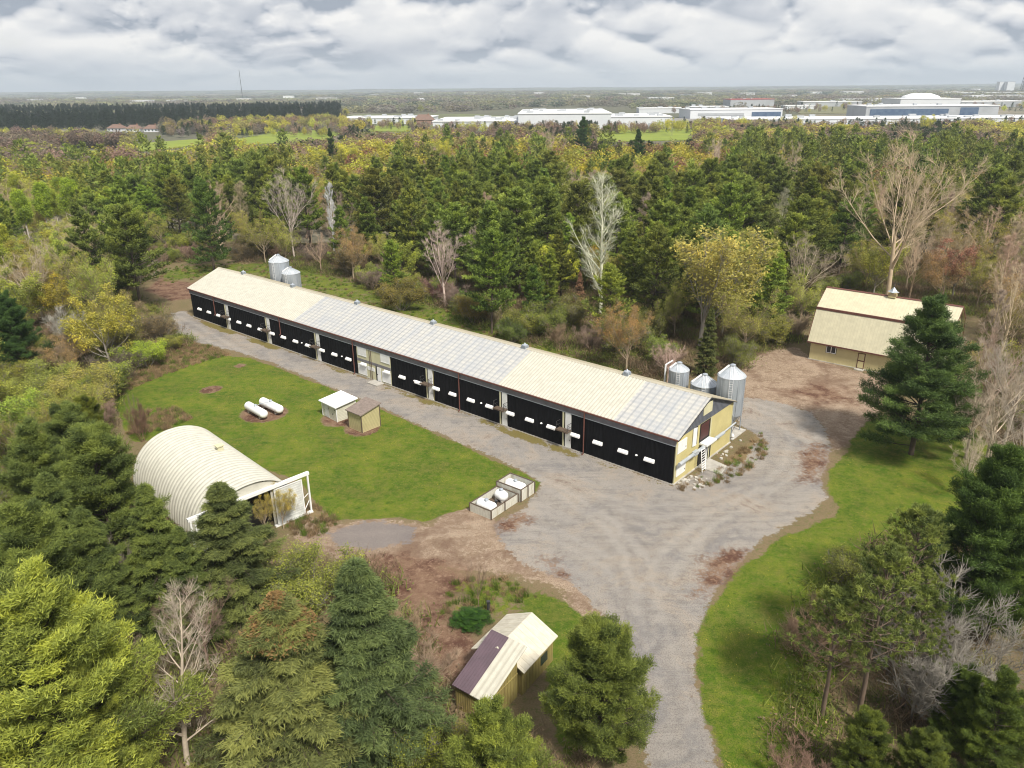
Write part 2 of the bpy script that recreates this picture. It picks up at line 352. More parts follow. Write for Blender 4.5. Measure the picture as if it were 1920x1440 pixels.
def conifer(key,seed,H,Rad,style,detail=1.0,base=0.15):
    """style: pine (layered plates), spruce (drooping cone), tuft (sparse dark balls)"""
    rng=np.random.default_rng(seed)
    K=12; tP,tR=grow(np.zeros((1,3)),np.array([[0.0,0,1]]),np.array([H*0.98]),np.array([0.011*H+0.05]),K,0.3,0.03 if style=='spruce' else 0.07,rng,0.12)
    nb={'pine':int(86 if detail<2 else 125),'spruce':int(150),'tuft':int(54)}[style]
    t=np.sort(base+(0.985-base)*rng.random(nb)**(0.9 if style=='pine' else 0.85))
    if style=='pine': t=np.round(t*17)/17+rng.normal(0,.006,nb); t=np.clip(t,base,0.985)
    x=t*(K-1); k=np.minimum(x.astype(int),K-2); f=(x-k)[:,None]; S=tP[0][k]*(1-f)+tP[0][k+1]*f
    az=np.arange(nb)*2.399+rng.normal(0,.35,nb); rel=(t-base)/(1-base)
    if style=='pine':
        prof=np.clip(1.10*(1-rel)**(0.40 if seed%2 else .55)*np.minimum(1,0.72+rel*1.2),0.27,None); el=0.12+0.85*rel**2+rng.normal(0,.10,nb); ln=Rad*prof*rng.uniform(.50,1.22,nb)
    elif style=='spruce':
        prof=np.clip((1-rel)**0.85,0.04,None)*np.minimum(1,0.7+rel*2); el=-0.05+0.55*rel**1.5+rng.normal(0,.07,nb); ln=Rad*prof*rng.uniform(.62,1.18,nb)
    else:
        prof=np.clip(1.1*(1-rel)**0.55,0.22,None); el=0.25+0.6*rel+rng.normal(0,.15,nb); ln=Rad*prof*rng.uniform(.55,1.1,nb)
    D=np.stack([np.cos(az)*np.cos(el),np.sin(az)*np.cos(el),np.sin(el)],1)
    up={'pine':0.35,'spruce':-0.30,'tuft':0.25}[style]
    bP,bR=grow(S,D,ln,0.012*ln+0.018,6,up,0.10,rng)
    if style=='spruce': bP[:,4:,2]+= (ln*0.05)[:,None]*np.array([0.5,1.3])[None]
    nt_=int({'pine':13,'spruce':15,'tuft':7}[style]*min(1.35,max(.55,detail**0.5)))
    cS,cD,cR,ct,ci=kids(bP,bR,nt_,0.30 if style!='spruce' else 0.14,1.0,0.85,rng,0.2,planar=True)
    cl=ln[ci]*(0.42 if style!='spruce' else 0.34)*(1.18-ct)*rng.uniform(.6,1.2,len(ci))+0.12
    cP,cR2=grow(cS,cD,cl,np.maximum(cR*.5,.006),4,{'pine':0.35,'spruce':-0.5,'tuft':0.4}[style],0.12,rng)
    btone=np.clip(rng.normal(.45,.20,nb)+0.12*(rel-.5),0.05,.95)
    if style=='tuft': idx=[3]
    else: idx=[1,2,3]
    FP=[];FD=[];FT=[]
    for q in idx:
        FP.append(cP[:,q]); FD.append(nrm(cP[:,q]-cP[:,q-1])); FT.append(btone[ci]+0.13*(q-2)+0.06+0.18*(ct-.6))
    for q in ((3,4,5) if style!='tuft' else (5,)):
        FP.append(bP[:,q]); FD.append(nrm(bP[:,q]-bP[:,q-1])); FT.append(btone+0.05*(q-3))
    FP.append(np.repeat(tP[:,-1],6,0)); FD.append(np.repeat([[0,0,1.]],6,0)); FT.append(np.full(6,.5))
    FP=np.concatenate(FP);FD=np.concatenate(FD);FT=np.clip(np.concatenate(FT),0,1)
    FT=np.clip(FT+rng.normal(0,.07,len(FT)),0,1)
    s=detail**-0.5
    kk=max(2,int({'pine':6,'spruce':6,'tuft':36}[style]*detail))
    if detail>2: kk=int(kk*1.6)
    if detail>2 and style=='pine': V,tn=needles(FP,FD,kk,0.70,0.23,0.05,rng,FT,0.13,0.35)
    elif detail>2: V,tn=needles(FP,FD,kk,0.60,0.20,0.045,rng,FT,0.09,-0.10)
    elif style=='pine': V,tn=needles(FP,FD,kk,0.62,0.36*s**.6,0.13*s,rng,FT,0.10,0.30)
    elif style=='spruce': V,tn=needles(FP,FD,kk,0.55,0.30*s**.6,0.105*s,rng,FT,0.07,-0.12)
    else: V,tn=needles(FP,FD,kk,0.75,0.27,0.06*s,rng,FT,0.05,0.25)
    parts=[tubes(tP,tR,8)]
    parts.append(tubes(bP,bR,3))
    if detail>=1 or style=='tuft': parts.append(tubes(cP[:,::3] if len(cP)>1500 else cP,cR2[:,::3] if len(cP)>1500 else cR2,3))
    return dict(wood=parts,V=V,tone=tn,H=H)
def broadleaf(seed,H,Rad,form='round',twigs=1.0,leaf=0,leafsize=0.2,leafjit=0.25,trunk=0.3,detail=1.0,thin=1.0):
    """form: round (maple, elm) / tall (poplar, aspen) / bush (many stems)"""
    rng=np.random.default_rng(seed)
    if form=='bush':
        n0=11; az=np.arange(n0)*2.4+rng.normal(0,.3,n0); el=rng.uniform(.75,1.35,n0)
        D=np.stack([np.cos(az)*np.cos(el),np.sin(az)*np.cos(el),np.sin(el)],1); S=np.stack([np.cos(az)*.2,np.sin(az)*.2,np.zeros(n0)],1)
        P0,R0=grow(S,D,H*rng.uniform(.7,1.0,n0),np.full(n0,.020*H**.5),7,0.35,.12,rng)
        tr=[tubes(P0,R0,4)]; P1,R1=P0,R0; t0=.2
        n2,n3,n4=int(9*twigs),7,5; l2,l3,l4=.34*H,.16*H,.09*H
        S2,D2,r2,tt,ii=kids(P1,R1,n2,t0,1,.75,rng); P2,R2=grow(S2,D2,l2*(1.15-tt)*rng.uniform(.6,1.2,len(S2)),r2*.6,5,.5,.15,rng)
    else:
        if form=='tall':
            P0,R0=grow(np.zeros((1,3)),np.array([[0,0,1.]]),np.array([H*.97]),np.array([.009*H+.06]),12,.3,.08,rng,.08)
            n1=30; S1,D1,r1,tt,ii=kids(P0,R0,n1,trunk,.97,.72,rng); rel=(tt-trunk)/(1-trunk)
            l1=Rad*1.7*np.clip((1-rel)**.6*np.minimum(1,.7+1.2*rel),.16,None)*rng.uniform(.6,1.1,n1)
            P1,R1=grow(S1,D1,l1,np.maximum(r1*.55,.03),7,.65,.12,rng)
        else:
            P0,R0=grow(np.zeros((1,3)),np.array([[0,0,1.]]),np.array([H*(trunk+.16)]),np.array([.010*H+.05]),6,.2,.06,rng,.55)
            n1=11; S1,D1,r1,tt,ii=kids(P0,R0,n1,trunk/(trunk+.16)*.8,1.0,.62,rng,.22)
            l1=H*(1-trunk)*rng.uniform(.62,.98,n1); 
            P1,R1=grow(S1,D1,l1,np.maximum(r1*.5,.03),9,.55,.13,rng)
            c=np.array([0,0,H*.6]); # keep the crown inside its ellipsoid
            q=P1-c; e_=np.sqrt((q[...,0]/Rad)**2+(q[...,1]/Rad)**2+(q[...,2]/(H*.42))**2); sc=np.where((e_>1)&(q[...,2]>-H*.3),1/np.maximum(e_,1e-3),1); P1=c+q*(0.25+0.75*sc)[...,None]
        tr=[tubes(P0,R0,8),tubes(P1,R1,4)]
        n2,n3,n4=int(9*twigs),int(6*twigs**.5),(5 if form!='tall' else 4)
        base_l=Rad*.55
        S2,D2,r2,tt,ii=kids(P1,R1,n2,.18,1,.68,rng); ll=base_l*(1.2-tt)*rng.uniform(.55,1.15,len(S2))
        if form=='tall': ll*=np.clip(l1[ii]/l1.max(),.25,1)
        P2,R2=grow(S2,D2,ll,np.maximum(r2*.55,.012),5,.5,.15,rng); l3=base_l*.42; l4=base_l*.2
    S3,D3,r3,tt,ii3=kids(P2,R2,n3,.15,1,.66,rng); P3,R3=grow(S3,D3,l3*(1.2-tt)*rng.uniform(.6,1.2,len(S3)),np.maximum(r3*.6,.010),4,.4,.15,rng)
    S4,D4,r4,tt,ii4=kids(P3,R3,n4,.2,1,.6,rng); P4,R4=grow(S4,D4,l4*rng.uniform(.6,1.3,len(S4)),np.full(len(S4),.0065*thin),3,.3,.12,rng,.6)
    R3=np.maximum(R3,.0085*thin); R2=np.maximum(R2,.012*thin)
    crown=[tubes(P2,R2,3),tubes(P3,R3,3),tubes(P4,R4,3)]
    V=tn=None
    if leaf>0:
        bt=np.clip(rng.normal(.5,.17,len(P2)),.05,.95); t4=bt[ii3[ii4]]
        pts=P4[:,-1]
        if leaf<1: sel=rng.random(len(pts))<leaf; pts=pts[sel]; t4=t4[sel]; kf=1
        else: kf=int(leaf)
        V,tn=leaves(pts,kf,leafsize,rng,t4,leafjit)
    return dict(wood=tr,twig=crown,V=V,tone=tn,H=H)
class Proto:
    """meshes of one tree: trunk, crown (leaves or twigs)"""
    def __init__(s,name,d,bark,kind):
        s.kind=kind; s.H=d['H']; s.d=d
        if 'twig' in d:
            s.trunk=quads_mesh(name+'_trunk',d['wood'],[bark])
            parts=d['twig']
            if d['V'] is None: s.crown=quads_mesh(name+'_crown',parts,[M_twig])
            else: # twigs and leaves in one crown mesh
                V=[];Q=[];o=0
                for v_,q in parts: V.append(v_);Q.append(q+o);o+=len(v_)
                V=np.concatenate(V+[d['V']]);Q=np.concatenate(Q); nt3=len(d['V'])//3
                loops=np.concatenate([Q.ravel(),o+np.arange(nt3*3)]); starts=np.concatenate([np.arange(len(Q))*4,len(Q)*4+np.arange(nt3)*3])
                mi=np.concatenate([np.zeros(len(Q)),np.ones(nt3)]); tone=np.concatenate([np.full(len(Q),.5),d['tone']])
                s.crown=np_mesh(name+'_crown',V,loops,starts,[bark,M_leaf],mi,attrs={'tone':('FACE','FLOAT',tone)})
        else:
            s.trunk=quads_mesh(name+'_trunk',d['wood'],[bark])
            s.crown=tris_mesh(name+'_crown',d['V'],d['tone'],[M_leaf])
TREES=[]
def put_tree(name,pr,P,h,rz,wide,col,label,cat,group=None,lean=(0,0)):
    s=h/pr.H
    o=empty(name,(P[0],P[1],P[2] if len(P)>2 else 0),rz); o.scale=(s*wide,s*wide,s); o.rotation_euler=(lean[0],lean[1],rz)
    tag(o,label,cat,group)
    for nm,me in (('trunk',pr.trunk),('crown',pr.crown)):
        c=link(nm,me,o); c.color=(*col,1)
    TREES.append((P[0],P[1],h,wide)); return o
# ------------------------------------------------------------------ ground, lawn, driveway
def poly(pts): return np.array([G(*p)[:2] for p in pts])
def sdf(pts,X,Y):
    """signed distance, positive inside"""
    d=np.full(X.shape,1e9); ins=np.zeros(X.shape,bool); n=len(pts)
    for i in range(n):
        ax,ay=pts[i]; bx,by=pts[(i+1)%n]; ex,ey=bx-ax,by-ay
        t=np.clip(((X-ax)*ex+(Y-ay)*ey)/(ex*ex+ey*ey+1e-9),0,1); d=np.minimum(d,(X-ax-t*ex)**2+(Y-ay-t*ey)**2)
        c=((ay>Y)!=(by>Y))&(X<(bx-ax)*(Y-ay)/(by-ay+1e-12)+ax); ins^=c
    d=np.sqrt(d); return np.where(ins,d,-d)
def vnoise(X,Y,sc,seed):
    rng=np.random.default_rng(seed); T=rng.random((64,64)); out=0;amp=1;tot=0
    for o in range(4):
        x=X/sc*2**o;y=Y/sc*2**o; xi=np.floor(x).astype(int);yi=np.floor(y).astype(int); fx=x-xi;fy=y-yi; fx=fx*fx*(3-2*fx);fy=fy*fy*(3-2*fy)
        a=T[xi%64,yi%64];b=T[(xi+1)%64,yi%64];c=T[xi%64,(yi+1)%64];d=T[(xi+1)%64,(yi+1)%64]
        out=out+amp*((a*(1-fx)+b*fx)*(1-fy)+(c*(1-fx)+d*fx)*fy); tot+=amp; amp*=.5
    return out/tot-.5
O_=np.array([-60.105,138.708]); ang=R(-40.731)       # long barn: far-left front corner and heading
def BW(x,y): return O_+np.array([math.cos(ang)*x-math.sin(ang)*y,math.sin(ang)*x+math.cos(ang)*y])
lawn_c=poly([(214,748),(262,716),(330,690),(418,668),(470,672),(520,690),(620,728),(700,762),(800,806),(900,850),(985,888),(1012,905),(1004,925),(940,905),(885,948),(835,962),(806,980),(740,968),(690,972),(628,974),(596,950),(560,905),(500,880),(420,850),(340,815),(250,830),(232,800)])
lawn_r=poly([(1622,790),(1590,835),(1560,885),(1548,925),(1568,950),(1560,968),(1515,990),(1460,1015),(1400,1065),(1345,1130),(1312,1190),(1308,1260),(1325,1340),(1345,1400),(1362,1500),(1520,1500),(1560,1300),(1620,1150),(1750,1040),(1880,960),(1900,880),(1820,800),(1700,790)])
lawn_s=poly([(970,1115),(1010,1105),(1060,1128),(1095,1160),(1120,1215),(1135,1290),(1120,1400),(1060,1420),(1030,1300),(1000,1180)])
lawn_s2=poly([(840,1090),(900,1078),(980,1100),(1010,1130),(950,1160),(850,1150)])
grass_b=poly([(470,490),(330,498),(280,515),(300,535),(400,520),(470,520),(560,545),(720,590),(900,640),(1060,690),(1150,720),(1230,700),(1180,660),(1060,625),(900,585),(760,545),(640,510),(560,490)])
drive=poly([(318,588),(345,582),(372,600),(470,634),(600,680),(720,722),(860,770),(1000,818),(1140,866),(1262,910),(1330,880),(1400,862),(1430,820),(1385,795),(1388,745),(1450,752),(1520,772),(1545,800),(1560,845),(1535,900),(1555,935),(1500,970),(1430,1010),(1372,1065),(1325,1130),(1305,1190),(1302,1260),(1318,1340),(1338,1400),(1356,1500),(1225,1500),(1205,1380),(1188,1300),(1160,1220),(1130,1150),(1060,1090),(985,1060),(935,1010),(930,985),(985,950),(1015,910),(985,885),(900,846),(800,802),(700,758),(600,718),(520,684),(450,660),(380,645),(335,625)])
dirt_tan=poly([(560,975),(610,985),(700,975),(800,985),(840,962),(890,950),(930,985),(1000,960),(1060,1010),(1090,1080),(1130,1150),(1150,1220),(1100,1180),(1050,1110),(960,1075),(860,1070),(760,1050),(690,1045),(600,1040),(550,1010)])
pad=poly([(612,1000),(660,985),(720,980),(775,990),(768,1012),(700,1030),(640,1028)])
dirt_red=poly([(690,1045),(760,1042),(860,1062),(930,1085),(860,1110),(830,1150),(880,1190),(940,1200),(900,1260),(830,1270),(760,1180),(720,1110),(640,1085)])
red2=poly([(980,955),(1005,970),(960,1000),(925,1000),(930,980)]); red3=poly([(1000,1040),(1040,1045),(1085,1085),(1075,1105),(1030,1080)])
red4=poly([(1320,1050),(1370,1030),(1400,1035),(1365,1085),(1330,1110),(1300,1115)])
up_dirt=poly([(1385,700),(1420,665),(1490,650),(1525,672),(1600,695),(1660,708),(1650,760),(1630,790),(1600,830),(1560,850),(1545,800),(1510,772),(1440,755),(1390,745)])
up_red=poly([(1450,735),(1520,715),(1600,725),(1620,760),(1540,760)]); up_red2=poly([(1500,840),(1540,830),(1560,850),(1530,900),(1490,905),(1500,875)])
far_red=poly([(270,545),(300,520),(360,530),(400,520),(370,545),(360,560),(320,565)])
dry1=poly([(200,700),(260,680),(340,640),(400,650),(430,665),(330,695),(262,722),(214,750)])
dry2=poly([(262,770),(330,765),(360,785),(300,810),(240,815)]); dry3=poly([(540,930),(600,950),(640,975),(600,1010),(545,1000),(520,960)])
dry4=poly([(1262,915),(1340,885),(1430,810),(1440,850),(1380,900),(1290,925)]); dry5=poly([(1530,985),(1560,950),(1640,948),(1640,975),(1590,990)])
dry6=poly([(850,1080),(960,1085),(1010,1120),(900,1170),(830,1150)])
spot1=[G(398,730)[:2],1.5]
NX0,NX1,NY0,NY1,CS=-118.0,92.0,6.0,212.0,0.45
gx=np.arange(NX0,NX1+1e-6,CS); gy=np.arange(NY0,NY1+1e-6,CS); X,Y=np.meshgrid(gx,gy,indexing='ij')
wob=vnoise(X,Y,5,1)*2.2+vnoise(X,Y,1.6,2)*1.0
def W(ps,soft=1.2,wa=1.0): return np.clip(0.5+(sdf(ps,X,Y)+wob*wa*0.6)/(2*soft),0,1)
def band(y0,y1,x0=0,x1=102,soft=.6):
    A=[BW(x0,y0),BW(x1,y0),BW(x1,y1),BW(x0,y1)]; return np.clip(.5+(sdf(np.array(A),X,Y)+wob*.5)/(2*soft),0,1)
w_grass=np.maximum.reduce([W(lawn_c,.5,.6),W(lawn_r,.7),W(lawn_s,1.0),W(lawn_s2,1.4)*.62,W(grass_b,3.5,2.5)*.60])
w_grav=W(drive,.6,.5)
w_tan=np.maximum(W(dirt_tan,1.5),W(up_dirt,1.2)); w_pad=W(pad,.8)
w_red=np.maximum.reduce([W(dirt_red,1.8)*.95,W(red2,1.2)*.62,W(red3,1.6)*.72,W(red4,2.0)*.82,W(up_red,3)*.64,W(up_red2,2.2)*.8,W(far_red,1.2)*.9])
w_dry=np.maximum.reduce([W(dry1,1)*.9,W(dry2,1.6)*.8,W(dry3,1)*.7,W(dry4,.8)*.85,W(dry5,1.5)*.62,W(dry6,1.5)*.6])
# a mossy weed strip at the foot of the barn wall, worn lawn edges, bare ring round each shed
w_strip=band(-1.7,0.0)*np.clip(.35+vnoise(X,Y,6,9)*3.0,0,1)
for (cx,cy),r in ((spot1[0],1.5),((-22.3,90.6),2.9),((-18.9,87.3),2.3),((-32.8,92.4),3.2),(G(450,686)[:2],1.0)):
    w_=np.clip(.5+(r-np.hypot(X-cx,Y-cy)+wob*.4)/1.2,0,1); w_red=np.maximum(w_red,w_*.72); w_grass=w_grass*(1-w_*.9)
zz=vnoise(X,Y,26,5)*0.25*np.clip((np.maximum(np.hypot(X+10,Y-95)-75,0))/30,0,1)
M_ground,t,b=new_mat('earth')
def attr(t,n):
    a=t.nodes.new('ShaderNodeAttribute'); a.attribute_name=n; return a.outputs['Fac']
def mask(t,name,n,amp,lo=.42,hi=.58):
    q=M('ADD',M('MULTIPLY',M('SUBTRACT',n,.5,tree=t),amp*2.2,tree=t),M('MULTIPLY',M('SUBTRACT',n_m,.5,tree=t),amp*2.0,tree=t),tree=t)
    return mapr(t,M('ADD',attr(t,name),q,tree=t),lo,hi)
co=coords(t,'Object')
n_s=noise(t,co,2.2,6,.7); n_f=noise(t,co,9.0,5,.75); n_m=noise(t,co,0.45,7,.65); n_l=noise(t,co,0.07,5,.6); n_xf=noise(t,co,26.0,3,.7); n_b=noise(t,co,.16,8,.72,dist=.5)
# leaf litter
c=mixc(t,mapr(t,n_m,.35,.65),(0.155,0.115,0.065),(0.095,0.09,0.035))
c=mixc(t,mapr(t,n_f,.35,.7),c,(0.25,0.185,0.115)); c=mixc(t,mapr(t,n_s,.52,.68,0,.8),c,(0.09,0.12,0.028))
# dry straw
cd_=mixc(t,mapr(t,n_f,.3,.7),(0.17,0.115,0.065),(0.27,0.20,0.11)); cd_=mixc(t,mapr(t,n_s,.45,.7,0,.6),cd_,(0.13,0.12,0.03))
c=mixc(t,mask(t,'w_dry',n_s,.7),c,cd_)
# tan dirt with chips of bark
ct_=mixc(t,mapr(t,n_m,.40,.60),(0.37,0.28,0.205),(0.25,0.18,0.125)); ct_=mixc(t,mapr(t,n_s,.47,.60,0,.7),ct_,(0.43,0.345,0.26)); ct_=mixc(t,mapr(t,n_b,.50,.60,0,.7),ct_,(0.16,0.10,0.07)); ct_=mixc(t,mapr(t,n_f,.48,.60,0,.7),ct_,(0.12,0.075,0.05))
c=mixc(t,mask(t,'w_tan',n_s,.6),c,ct_)
# gravel: pale grey, streaked by tyres, patches of fines
st=coords(t,'Object',(1,1,1)); mp=t.nodes.new('ShaderNodeMapping'); mp.inputs['Rotation'].default_value=(0,0,R(40.7)); mp.inputs['Scale'].default_value=(.10,1.3,1); t.links.new(st,mp.inputs[0])
n_t=noise(t,mp.outputs[0],1.0,7,.7,dist=.8)
n_g=noise(t,co,1.05,7,.72)
cg=mixc(t,mapr(t,n_l,.38,.62),(0.275,0.257,0.243),(0.345,0.312,0.275)); cg=mixc(t,mapr(t,n_t,.47,.66,0,.55),cg,(0.14,0.13,0.13)); cg=mixc(t,mapr(t,n_b,.50,.58,0,.75),cg,(0.37,0.31,0.25)); cg=mixc(t,mapr(t,n_b,.38,.46,.75,0),cg,(0.175,0.17,0.178)); cg=mixc(t,mapr(t,n_b,.60,.66,0,.75),cg,(0.17,0.105,0.075))
cg=mixc(t,mapr(t,n_g,.50,.62,0,.6),cg,(0.33,0.30,0.265)); cg=mixc(t,mapr(t,n_g,.36,.46,.5,0),cg,(0.13,0.115,0.105))
cg=mixc(t,mapr(t,n_f,.48,.60,0,.65),cg,(0.11,0.095,0.085)); cg=mixc(t,mapr(t,n_xf,.50,.60,0,.6),cg,(0.40,0.37,0.335))
tk=M('MULTIPLY',attr(t,'w_track'),mapr(t,n_s,.35,.55),tree=t)
cg=mixc(t,M('MULTIPLY',tk,.42,tree=t),cg,(0.38,0.35,0.31)); dk=M('MULTIPLY',attr(t,'w_dark'),mapr(t,n_s,.38,.55),tree=t); cg=mixc(t,M('MULTIPLY',dk,.38,tree=t),cg,(0.145,0.118,0.095))
ct_=mixc(t,M('MULTIPLY',tk,.6,tree=t),ct_,(0.36,0.29,0.22)); ct_=mixc(t,M('MULTIPLY',dk,.6,tree=t),ct_,(0.13,0.08,0.055))
c=mixc(t,mask(t,'w_tan',n_s,.6),c,ct_)
c=mixc(t,mask(t,'w_grav',n_s,.85),c,cg)
c=mixc(t,M('MULTIPLY',mask(t,'w_pad',n_s,.8),.75,tree=t),c,mixc(t,mapr(t,n_f,.35,.65),(0.24,0.225,0.225),(0.14,0.13,0.135)))
# reddish bark mulch
cr=mixc(t,mapr(t,n_f,.35,.65),(0.145,0.085,0.055),(0.24,0.155,0.105)); cr=mixc(t,mapr(t,n_m,.45,.6),cr,(0.10,0.05,0.035)); cr=mixc(t,mapr(t,n_s,.52,.64,0,.7),cr,(0.30,0.20,0.14))
c=mixc(t,mask(t,'w_red',n_s,.55,.30,.62),c,cr)
# grass with clover shades, mowing streaks and dandelions
n_g=noise(t,co,1.05,7,.72)
cgr=mixc(t,mapr(t,n_m,.40,.60),(0.110,0.168,0.012),(0.190,0.205,0.026)); cgr=mixc(t,mapr(t,n_b,.42,.58,0,.75),cgr,(0.05,0.105,0.008)); cgr=mixc(t,mapr(t,n_b,.56,.68,0,.7),cgr,(0.19,0.155,0.045))
cgr=mixc(t,mapr(t,n_g,.50,.62,0,.75),cgr,(0.17,0.165,0.035)); cgr=mixc(t,mapr(t,n_g,.34,.46,.7,0),cgr,(0.035,0.085,0.006))
cgr=mixc(t,mapr(t,n_t,.53,.68,0,.45),cgr,(0.18,0.175,0.04)); cgr=mixc(t,mapr(t,n_s,.50,.64,0,.6),cgr,(0.20,0.185,0.045)); cgr=mixc(t,mapr(t,n_f,.46,.60,0,.7),cgr,(0.030,0.070,0.006))
vo=t.nodes.new('ShaderNodeTexVoronoi'); vo.inputs['Scale'].default_value=2.9; t.links.new(co,vo.inputs['Vector'])
cgr=mixc(t,M('MULTIPLY',mapr(t,vo.outputs['Distance'],.08,.13,1,0),mapr(t,n_m,.45,.6),tree=t),cgr,(0.45,0.38,0.04))
c=mixc(t,mask(t,'w_grass',n_s,.45),c,cgr)
cw=mixc(t,mapr(t,n_f,.35,.65),(0.22,0.15,0.07),(0.12,0.13,0.03)); c=mixc(t,mask(t,'w_strip',n_s,.6),c,cw)
t.links.new(c,b.inputs['Base Color']); b.inputs['Roughness'].default_value=.95; b.inputs['Specular IOR Level'].default_value=.15
bn=t.nodes.new('ShaderNodeBump'); bn.inputs['Strength'].default_value=.8; bn.inputs['Distance'].default_value=.12; t.links.new(M('ADD',n_f,M('MULTIPLY',n_s,.8,tree=t),tree=t),bn.inputs['Height']); t.links.new(bn.outputs[0],b.inputs['Normal'])
nx,ny=X.shape; idx=np.arange(nx*ny).reshape(nx,ny)
quads=np.stack([idx[:-1,:-1],idx[1:,:-1],idx[1:,1:],idx[:-1,1:]],-1).reshape(-1,4)
VV=np.stack([X,Y,zz],-1).reshape(-1,3)
def track(pts):
    P=[G(*p)[:2] for p in pts]; d=np.full(X.shape,1e9)
    for (ax,ay),(bx,by) in zip(P[:-1],P[1:]):
        ex,ey=bx-ax,by-ay; tt=np.clip(((X-ax)*ex+(Y-ay)*ey)/(ex*ex+ey*ey),0,1); d=np.minimum(d,np.hypot(X-ax-tt*ex,Y-ay-tt*ey))
    d=d+vnoise(X,Y,7,51)*.9
    return np.exp(-((d-.85)/.36)**2)-.75*np.exp(-(d/.34)**2)-.8*np.exp(-((d-1.9)/.55)**2)
_tk=np.stack([track(p)*k for p,k in (([(1290,1480),(1262,1330),(1235,1220),(1215,1120),(1195,1050),(1140,980),(1050,920),(930,870),(780,805),(620,745),(480,680),(380,625),(330,595)],1),([(1250,1480),(1225,1330),(1205,1200),(1215,1120),(1260,1040),(1330,975),(1420,930),(1480,880),(1500,830),(1470,780),(1410,760)],.9),([(1215,1150),(1150,1060),(1050,1005),(930,985),(820,1000),(700,1010),(620,1015)],.8),([(1100,930),(1220,960),(1330,950),(1440,905)],.7),([(1480,860),(1560,760),(1600,720)],.7))])
_tk=np.where(np.abs(_tk.max(0))>np.abs(_tk.min(0)),_tk.max(0),_tk.min(0))*np.clip(.8+vnoise(X,Y,9,52)*1.3,0,1); w_track=np.clip(_tk,0,1); w_dark=np.clip(-_tk,0,1)
ws={'w_track':w_track,'w_dark':w_dark,'w_grass':w_grass,'w_grav':w_grav,'w_tan':w_tan,'w_red':w_red,'w_dry':w_dry,'w_pad':w_pad,'w_strip':w_strip}
def cellmean(a): return (a[:-1,:-1]+a[1:,:-1]+a[1:,1:]+a[:-1,1:]).reshape(-1)/4
gm,vm=cellmean(w_grass)>.5,cellmean(w_grav)>.5
tm=(cellmean(w_tan)>.5)|(cellmean(w_red)>.5)|(cellmean(w_pad)>.5)
cls=np.where(gm,1,np.where(vm,2,np.where(tm,3,0)))
for k,nm in ((0,'forest_floor'),(1,'lawn'),(2,'driveway'),(3,'dirt_yard')):
    q=quads[cls==k]; us,inv=np.unique(q.ravel(),return_inverse=True)
    me=np_mesh(nm,VV[us],inv,np.arange(len(q))*4,[M_ground],attrs={a_:('POINT','FLOAT',w_.reshape(-1)[us]) for a_,w_ in ws.items()},smooth=True)
    tag(link(nm,me),{'forest_floor':'brown leaf litter and low weeds under the trees','lawn':'bright green mown grass dotted with dandelions','driveway':'grey gravel driveway running past the long barn','dirt_yard':'tan and reddish bare dirt round the gravel'}[nm],kind='structure')
# the one sheet that reaches the horizon: flat near, gently rolling far away
rr=np.concatenate([[0],np.geomspace(60,30000,90)]); aa=np.linspace(-R(80),R(80),161)
RR,AA=np.meshgrid(rr,aa,indexing='ij'); FX=RR*np.sin(AA); FY=RR*np.cos(AA)-40
roll=np.clip((RR-1500)/9000,0,1)
FZ=-0.35+roll*(vnoise(FX,FY,2600,21)*70+vnoise(FX,FY,900,22)*22*np.clip((RR-1200)/3000,0,1))
FZ=np.where(RR<900,-0.35,FZ)
def far_z(x,y):
    r=np.hypot(x,y+40); ro=np.clip((r-1500)/9000,0,1)
    return np.where(r<900,-0.35,-0.35+ro*(vnoise(x,y,2600,21)*70+vnoise(x,y,900,22)*22*np.clip((r-1200)/3000,0,1)))
M_far,t,b=new_mat('farmland'); co=coords(t,'Object')
vo=t.nodes.new('ShaderNodeTexVoronoi'); vo.inputs['Scale'].default_value=.0032; mp=t.nodes.new('ShaderNodeMapping'); mp.inputs['Rotation'].default_value=(0,0,.6); mp.inputs['Scale'].default_value=(1,.55,1); t.links.new(co,mp.inputs[0]); t.links.new(mp.outputs[0],vo.inputs['Vector'])
rp=t.nodes.new('ShaderNodeValToRGB'); sp=t.nodes.new('ShaderNodeSeparateColor'); t.links.new(vo.outputs['Color'],sp.inputs[0]); t.links.new(sp.outputs[0],rp.inputs[0])
rp.color_ramp.interpolation='CONSTANT'; el=rp.color_ramp.elements; el[0].color=(0.12,0.125,0.09,1); el[1].position=.34; el[1].color=(0.23,0.21,0.15,1)
for p_,c_ in ((.52,(0.16,0.20,0.08)),(.66,(0.32,0.28,0.22)),(.78,(0.10,0.12,0.08)),(.92,(0.18,0.27,0.09))):
    x_=el.new(p_); x_.color=(*c_,1)
c=mixc(t,mapr(t,noise(t,co,.012,8,.7),.40,.62),rp.outputs[0],(0.11,0.115,0.085)); c=mixc(t,mapr(t,noise(t,co,.15,6,.7),.4,.65,0,.6),c,(0.14,0.115,0.075))
t.links.new(c,b.inputs['Base Color']); b.inputs['Roughness'].default_value=.95; b.inputs['Specular IOR Level'].default_value=.1
ix=np.arange(RR.size).reshape(RR.shape); q=np.stack([ix[:-1,:-1],ix[:-1,1:],ix[1:,1:],ix[1:,:-1]],-1).reshape(-1,4)
